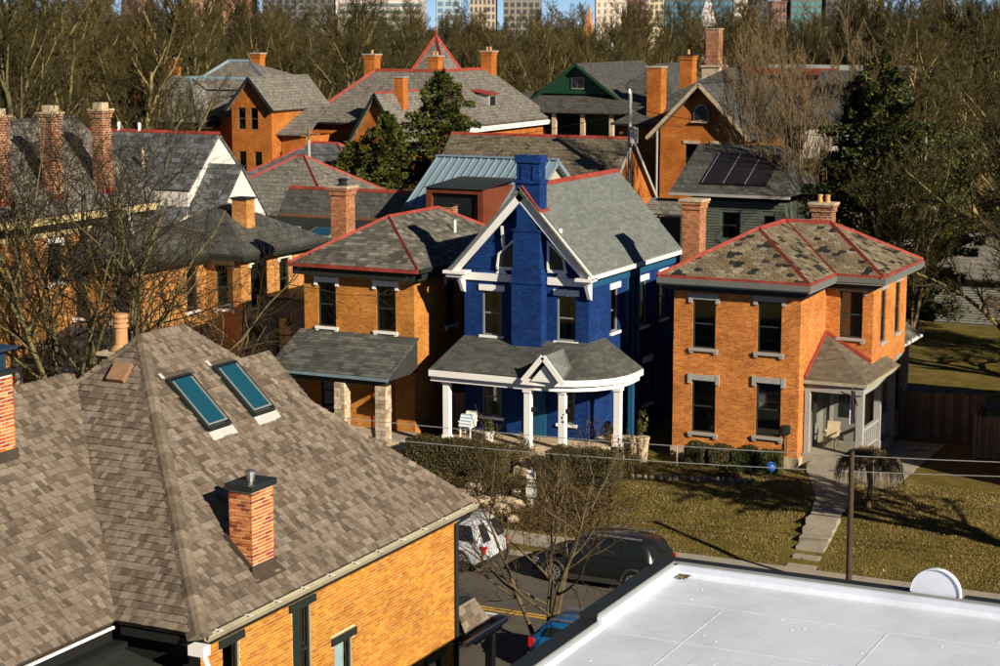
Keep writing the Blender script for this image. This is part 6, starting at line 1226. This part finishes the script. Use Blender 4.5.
# stone edging of the flower bed: each stone its own
M['edge_stone'] = piecemat('edge_stone', [(0,(0.16,0.135,0.095)),(1,(0.38,0.32,0.24))], 0.9, 0.3, fine=20)
se = thing('stone_edging', 'curved row of rough stones edging the flower bed', 'edging', (-24.5,66.3,1.2)); x = -26.6
while x < -22.2:
    w = rgk.uniform(0.16,0.3); y = 65.0+1.3*(x+26.6)/4.4; z = gz(y); k = MB(); c = Vector((x+w/2,y,z+0.06)); ring = []
    for zz, rr in ((-0.08,1.0),(0.03,0.95),(0.1,0.6)): ring.append([c+Vector((w*0.55*rr*math.cos(a)*rgk.uniform(0.85,1.1),0.14*rr*math.sin(a)*rgk.uniform(0.85,1.15),zz)) for a in [q*math.pi/4 for q in range(8)]])
    k.add(sum(ring,[]), [(i*8+j,i*8+(j+1)%8,(i+1)*8+(j+1)%8,(i+1)*8+j) for i in range(2) for j in range(8)]+[tuple(range(16,24))]); obj('stone', k, M['edge_stone'], se); x += w+0.03
ro = thing('bank_boulders', 'pale rocks shoring up the bank between the shrubs', 'rocks', (-31,61.5,0.6))
for i in range(26):
    x, y = rgk.uniform(-32.2,-29.2), rgk.uniform(60.0,62.3); w = rgk.uniform(0.15,0.4); c = Vector((x,y,gz(y)+0.08)); k = MB(); ring = []
    for zz, rr in ((-0.15,1.0),(0.04,1.0),(0.16,0.55)): ring.append([c+Vector((w*rr*math.cos(a)*rgk.uniform(0.8,1.15),w*0.7*rr*math.sin(a)*rgk.uniform(0.8,1.15),zz)) for a in [q*math.pi/4 for q in range(8)]])
    k.add(sum(ring,[]), [(i2*8+j,i2*8+(j+1)%8,(i2+1)*8+(j+1)%8,(i2+1)*8+j) for i2 in range(2) for j in range(8)]+[tuple(range(16,24))]); obj('stone', k, M['stone_tan'], ro)

# ================================================================== SMALL THINGS
t = thing('yard_sign', 'small white two-panel sign on a stake among the shrubs', 'sign', (-29.0,61.4,0.6)); obj('stake', MB().box(-29.03,-28.97,61.38,61.42,0.4,2.1), M['white'], t)
for z0, z1, s in ((1.0,1.35,0.2),(1.38,1.62,0.15),(1.68,2.0,0.17)): obj('panel', MB().box(-29.0-s,-29.0+s,61.33,61.37,z0,z1), M['white'], t)
def chair(name, label, x, y, z, mat):
    t = thing(name, label, 'chair', (x,y,z)); obj('seat', MB().box(x-0.25,x+0.25,y-0.25,y+0.25,z+0.4,z+0.45), mat, t); obj('backrest', MB().prism([(x-0.25,y+0.22,z+0.45),(x+0.25,y+0.22,z+0.45),(x+0.25,y+0.36,z+1.0),(x-0.25,y+0.36,z+1.0)],(0,0.04,0)), mat, t)
    for a, b in ((-1,-1),(1,-1),(-1,1),(1,1)): obj('leg', MB().bar((x+a*0.22,y+b*0.22,z),(x+a*0.22,y+b*0.2,z+0.4),0.04,0.04,up=(0,1,0)), mat, t)
    for a in (-1,1): obj('armrest', MB().box(x+a*0.27-0.03,x+a*0.27+0.03,y-0.25,y+0.28,z+0.62,z+0.66), mat, t)
chair('porch_chair', 'cream porch chair beside the grey door of the right brick house', -20.55,70.9,1.75, mk('cream_fabric',(0.5,0.4,0.26),0.8)); chair('porch_chair', 'white rocking chair on the blue house porch, left end', -33.95,65.9,1.88, M['white'])
t = thing('patterned_cushion', 'striped blue and white cushion on the porch chair of the blue house', 'cushion', (-33.95,65.7,2.3)); cu = obj('cushion_body', MB().prism([(-34.2,65.68,2.34),(-33.7,65.68,2.34),(-33.7,65.9,2.8),(-34.2,65.9,2.8)],(0,-0.1,0)), mk('cushion_blue',(0.25,0.4,0.5),0.8), t)
for i in range(4): obj('stripe', MB().prism([(-34.18,65.58+0.055*i,2.36+0.115*i),(-33.72,65.58+0.055*i,2.36+0.115*i),(-33.72,65.6+0.055*i,2.41+0.115*i),(-34.18,65.6+0.055*i,2.41+0.115*i)],(0,-0.02,0)), M['white'], cu)
def pot(name, label, x, y, z, r, h, mat, plant=True, ph=0.6):
    t = thing(name, label, 'plant pot', (x,y,z)); obj('pot', MB().lathe((x,y,z),[(r*0.7,0),(r,h*0.9),(r*1.1,h*0.92),(r*1.1,h),(r*0.8,h)],14), mat, t)
    if plant: m = MB(); leaves(m,(x,y,z+h+ph*0.45),(0.25,0.25,ph*0.5),90,0.16,random.Random(int(x*10)),0.9,0.1); obj('plant', m, M['leaf_yellow'], t)
pot('plant_pot', 'tall cream pot with a plant at the right end of the blue porch', -27.15,67.6,1.2,0.27,1.0, M['stone_tan'], True, 1.2)
pot('plant_pot', 'white planter box with green plant on the blue porch', -32.9,65.7,1.88,0.22,0.35, M['white'], True, 0.5); pot('plant_pot', 'low pot with bright plant near the blue porch window on the right', -28.5,67.4,1.88,0.2,0.3, M['terracotta'], True, 0.6)
t = thing('flag', 'furled dark flag with white and red edge hanging from the porch post', 'flag', (-19.3,69.7,3.0)); fm = mk('flag_cloth',(0.04,0.025,0.05),0.8); m = MB(); vs = []
for i in range(9):
    z = 4.35-0.16*i
    for k in range(5): vs.append((-19.45+0.045*k+0.01*math.sin(i*1.3+k), 69.6+0.05*(k % 2)+0.015*math.sin(i), z))
m.add(vs, [(i*5+k,i*5+k+1,(i+1)*5+k+1,(i+1)*5+k) for i in range(8) for k in range(4)]); obj('cloth', m, fm, t); obj('staff', MB().tube([(-19.2,69.85,3.7),(-19.4,69.55,4.5)],[0.018,0.015],6), M['pole_wood'], t)
obj('white_stripe', MB().box(-19.47,-19.43,69.585,69.595,3.05,3.6), M['white'], t)
t = thing('gazing_ball', 'small blue glass ball on the bed by the boxwoods', 'ornament', (-21.7,67.0,1.2)); obj('ball', MB().lathe((-21.7,67.0,1.5),[(0.02,0),(0.13,0.04),(0.19,0.13),(0.2,0.2),(0.19,0.27),(0.13,0.36),(0.02,0.4)],16), paint('blue_glass_ball',(0.02,0.1,0.4)), t, smooth=True); obj('stand', MB().lathe((-21.7,67.0,1.1),[(0.12,0),(0.05,0.1),(0.06,0.42)],10), M['coping'], t)
t = thing('garden_statue', 'small pale garden figure beside the board gate', 'statue', (-35.7,64.3,1.2)); obj('figure', MB().lathe((-35.7,64.3,1.15),[(0.16,0),(0.14,0.12),(0.12,0.3),(0.14,0.5),(0.08,0.6),(0.1,0.72),(0.07,0.84),(0.01,0.87)],12), M['stone_tan'], t, smooth=True); obj('plinth', MB().box(-35.92,-35.48,64.08,64.52,0.95,1.16), M['stone_tan'], t)
t = thing('wall_box', 'dark meter box on the front wall of the right brick house', 'meter box', (-21.75,69.05,2.6)); obj('cover', MB().box(-21.9,-21.62,68.98,69.085,2.55,2.9), M['frame_dark'], t); obj('conduit', MB().tube([(-21.76,69.03,2.55),(-21.76,69.03,1.7)],[0.025,0.025],6), M['frame_dark'], t)
t = thing('garden_post', 'short wooden stake with cage beside the lawn shrub in front of the foundation', 'stake', (-25.6,67.3,1.2)); obj('stem', MB().tube([(-25.6,67.3,1.1),(-25.58,67.3,2.1)],[0.035,0.03],6), M['stone_tan'], t)

# ================================================================== CITY SKYLINE
def tower(label, x0, y0, x1, y1, h, c, wc, fl=3.4, nb=8, wf=0.6, strips=False, depth=25, cat='office tower'):
    g_ = sum(c)/3; c = tuple(0.62*q+0.38*(g_*0.8+0.05) for q in c); gw = sum(wc)/3; wc = tuple(0.6*q+0.4*(gw*0.7+0.3*g_) for q in wc)  # distance haze mixed into the tower colours, muting saturation and window contrast
    t = thing('office_tower', label, cat, ((x0+x1)/2,(y0+y1)/2,1.2)); u, n, L = frame2((x0,y0),(x1,y1)); o = Vector((x0,y0,0)); m = MB(); obox(m, o, u, n, 0, L, -depth, 0, 0, h); obj('body', m, mk('tower_'+str(int(x0)), c, 0.7, 0.06, 0.05), t)
    wm = paint('tower_glass_'+str(int(x0)), wc); z = 6.0; w = MB()
    while z < h-2:
        if strips: obox(w, o, u, n, L*0.04, L*0.96, -0.1, 0.15, z, z+fl*0.5)
        else:
            for k in range(nb): a = L*(k+0.5)/nb; hw = L/nb*wf/2; obox(w, o, u, n, a-hw, a+hw, -0.1, 0.15, z, z+fl*0.62)
        z += fl
    obj('window_rows', w, wm, t, kind='stuff'); m = MB(); obox(m, o, u, n, -0.3, L+0.3, -depth, 0.3, h, h+1.2); obj('roof_edge', m, mk('edge_'+str(int(x0)), tuple(q*0.8 for q in c), 0.7), t)
tower('slim red-brown tower on the skyline, far left', -557,729,-549,732,60,(0.2,0.07,0.05),(0.05,0.05,0.06),3.4,3)
tower('wide orange brick tower with teal windows on the skyline', -533,741,-503,755,50,(0.42,0.15,0.05),(0.02,0.1,0.12),3.2,9,0.45)
tower('dark grey gridded tower on the skyline', -498,758,-468,773,48,(0.09,0.09,0.085),(0.03,0.035,0.035),3.0,10,0.5)
tower('white banded office block on the skyline', -467,773,-430,792,46,(0.55,0.5,0.42),(0.06,0.13,0.13),3.2,8,0.6,True)
tower('blue and white tower on the skyline left of the tan block', -472,882,-461,888,55,(0.25,0.4,0.5),(0.03,0.15,0.3),3.4,3)
tower('tan arcaded block low on the skyline', -411,801,-400,806,34,(0.42,0.33,0.2),(0.06,0.05,0.04),3.4,6,0.5)
tower('brown-grey block on the skyline behind the wood', -397,808,-381,815,45,(0.2,0.17,0.14),(0.04,0.04,0.04),3.2,6)
tower('cream tower on the skyline right of the steeple', -358,827,-345,833,55,(0.6,0.5,0.36),(0.25,0.2,0.13),3.2,5,0.35)
tower('red-brown tower on the skyline beside the cream one', -345,833,-337,837,46,(0.17,0.06,0.05),(0.05,0.04,0.04),3.2,4)
tower('low pale yellow building on the skyline before the glass tower', -375,930,-366,934,32,(0.6,0.48,0.22),(0.15,0.12,0.08),3.2,4)
tower('wide blue glass tower on the skyline', -366,934,-334,950,70,(0.03,0.07,0.1),(0.02,0.18,0.3),3.4,14,0.75)
tower('beige ribbed tower on the skyline right of the glass tower', -334,951,-327,954,60,(0.45,0.38,0.28),(0.2,0.16,0.12),3.4,3,0.5,True)
tower('dark slim tower on the skyline', -294,859,-286,862,60,(0.05,0.055,0.06),(0.02,0.03,0.035),3.4,4)
tower('teal glass tower on the skyline above the pale bare tree', -307,963,-293,971,60,(0.06,0.1,0.1),(0.02,0.2,0.22),3.4,5,0.8)
tower('dark brown tower on the skyline behind branches', -291,972,-273,980,60,(0.07,0.06,0.05),(0.03,0.03,0.03),3.4,6)
tower('pink and white striped tower on the skyline, rightmost', -245,883,-237,886,60,(0.55,0.42,0.36),(0.15,0.1,0.1),3.4,3,0.6,True)
tower('low reddish hall on the skyline between the dark towers', -316,959,-309,962,28,(0.25,0.1,0.06),(0.05,0.05,0.05),3.4,4)
def steeple(label, x, y, h, w, c, cs):
    t = thing('church_steeple', label, 'steeple', (x,y,1.2)); obj('shaft', MB().box(x-w/2,x+w/2,y-w/2,y+w/2,0,h*0.62), mk('steeple_'+str(int(x)), c, 0.8), t); b = [(x-w*0.6,y-w*0.6,h*0.62),(x+w*0.6,y-w*0.6,h*0.62),(x+w*0.6,y+w*0.6,h*0.62),(x-w*0.6,y+w*0.6,h*0.62)]
    obj('spire', MB().add(b+[(x,y,h)],[(0,1,4),(1,2,4),(2,3,4),(3,0,4),(3,2,1,0)]), mk('spire_'+str(int(x)), cs, 0.7), t); obj('belfry_opening', MB().box(x-w*0.2,x+w*0.2,y-w/2-0.05,y-w/2+0.02,h*0.46,h*0.58), M['white'], t)
steeple('orange brick church steeple with pale belfry poking above the wood', -168.4,385.2,22.5,1.9,(0.4,0.16,0.06),(0.45,0.2,0.08)); steeple('white pointed church steeple before the blue glass tower', -207.4,566.7,27,4.0,(0.45,0.3,0.25),(0.65,0.62,0.6))
for o in bpy.data.objects:
    if '_local' in o: del o['_local']
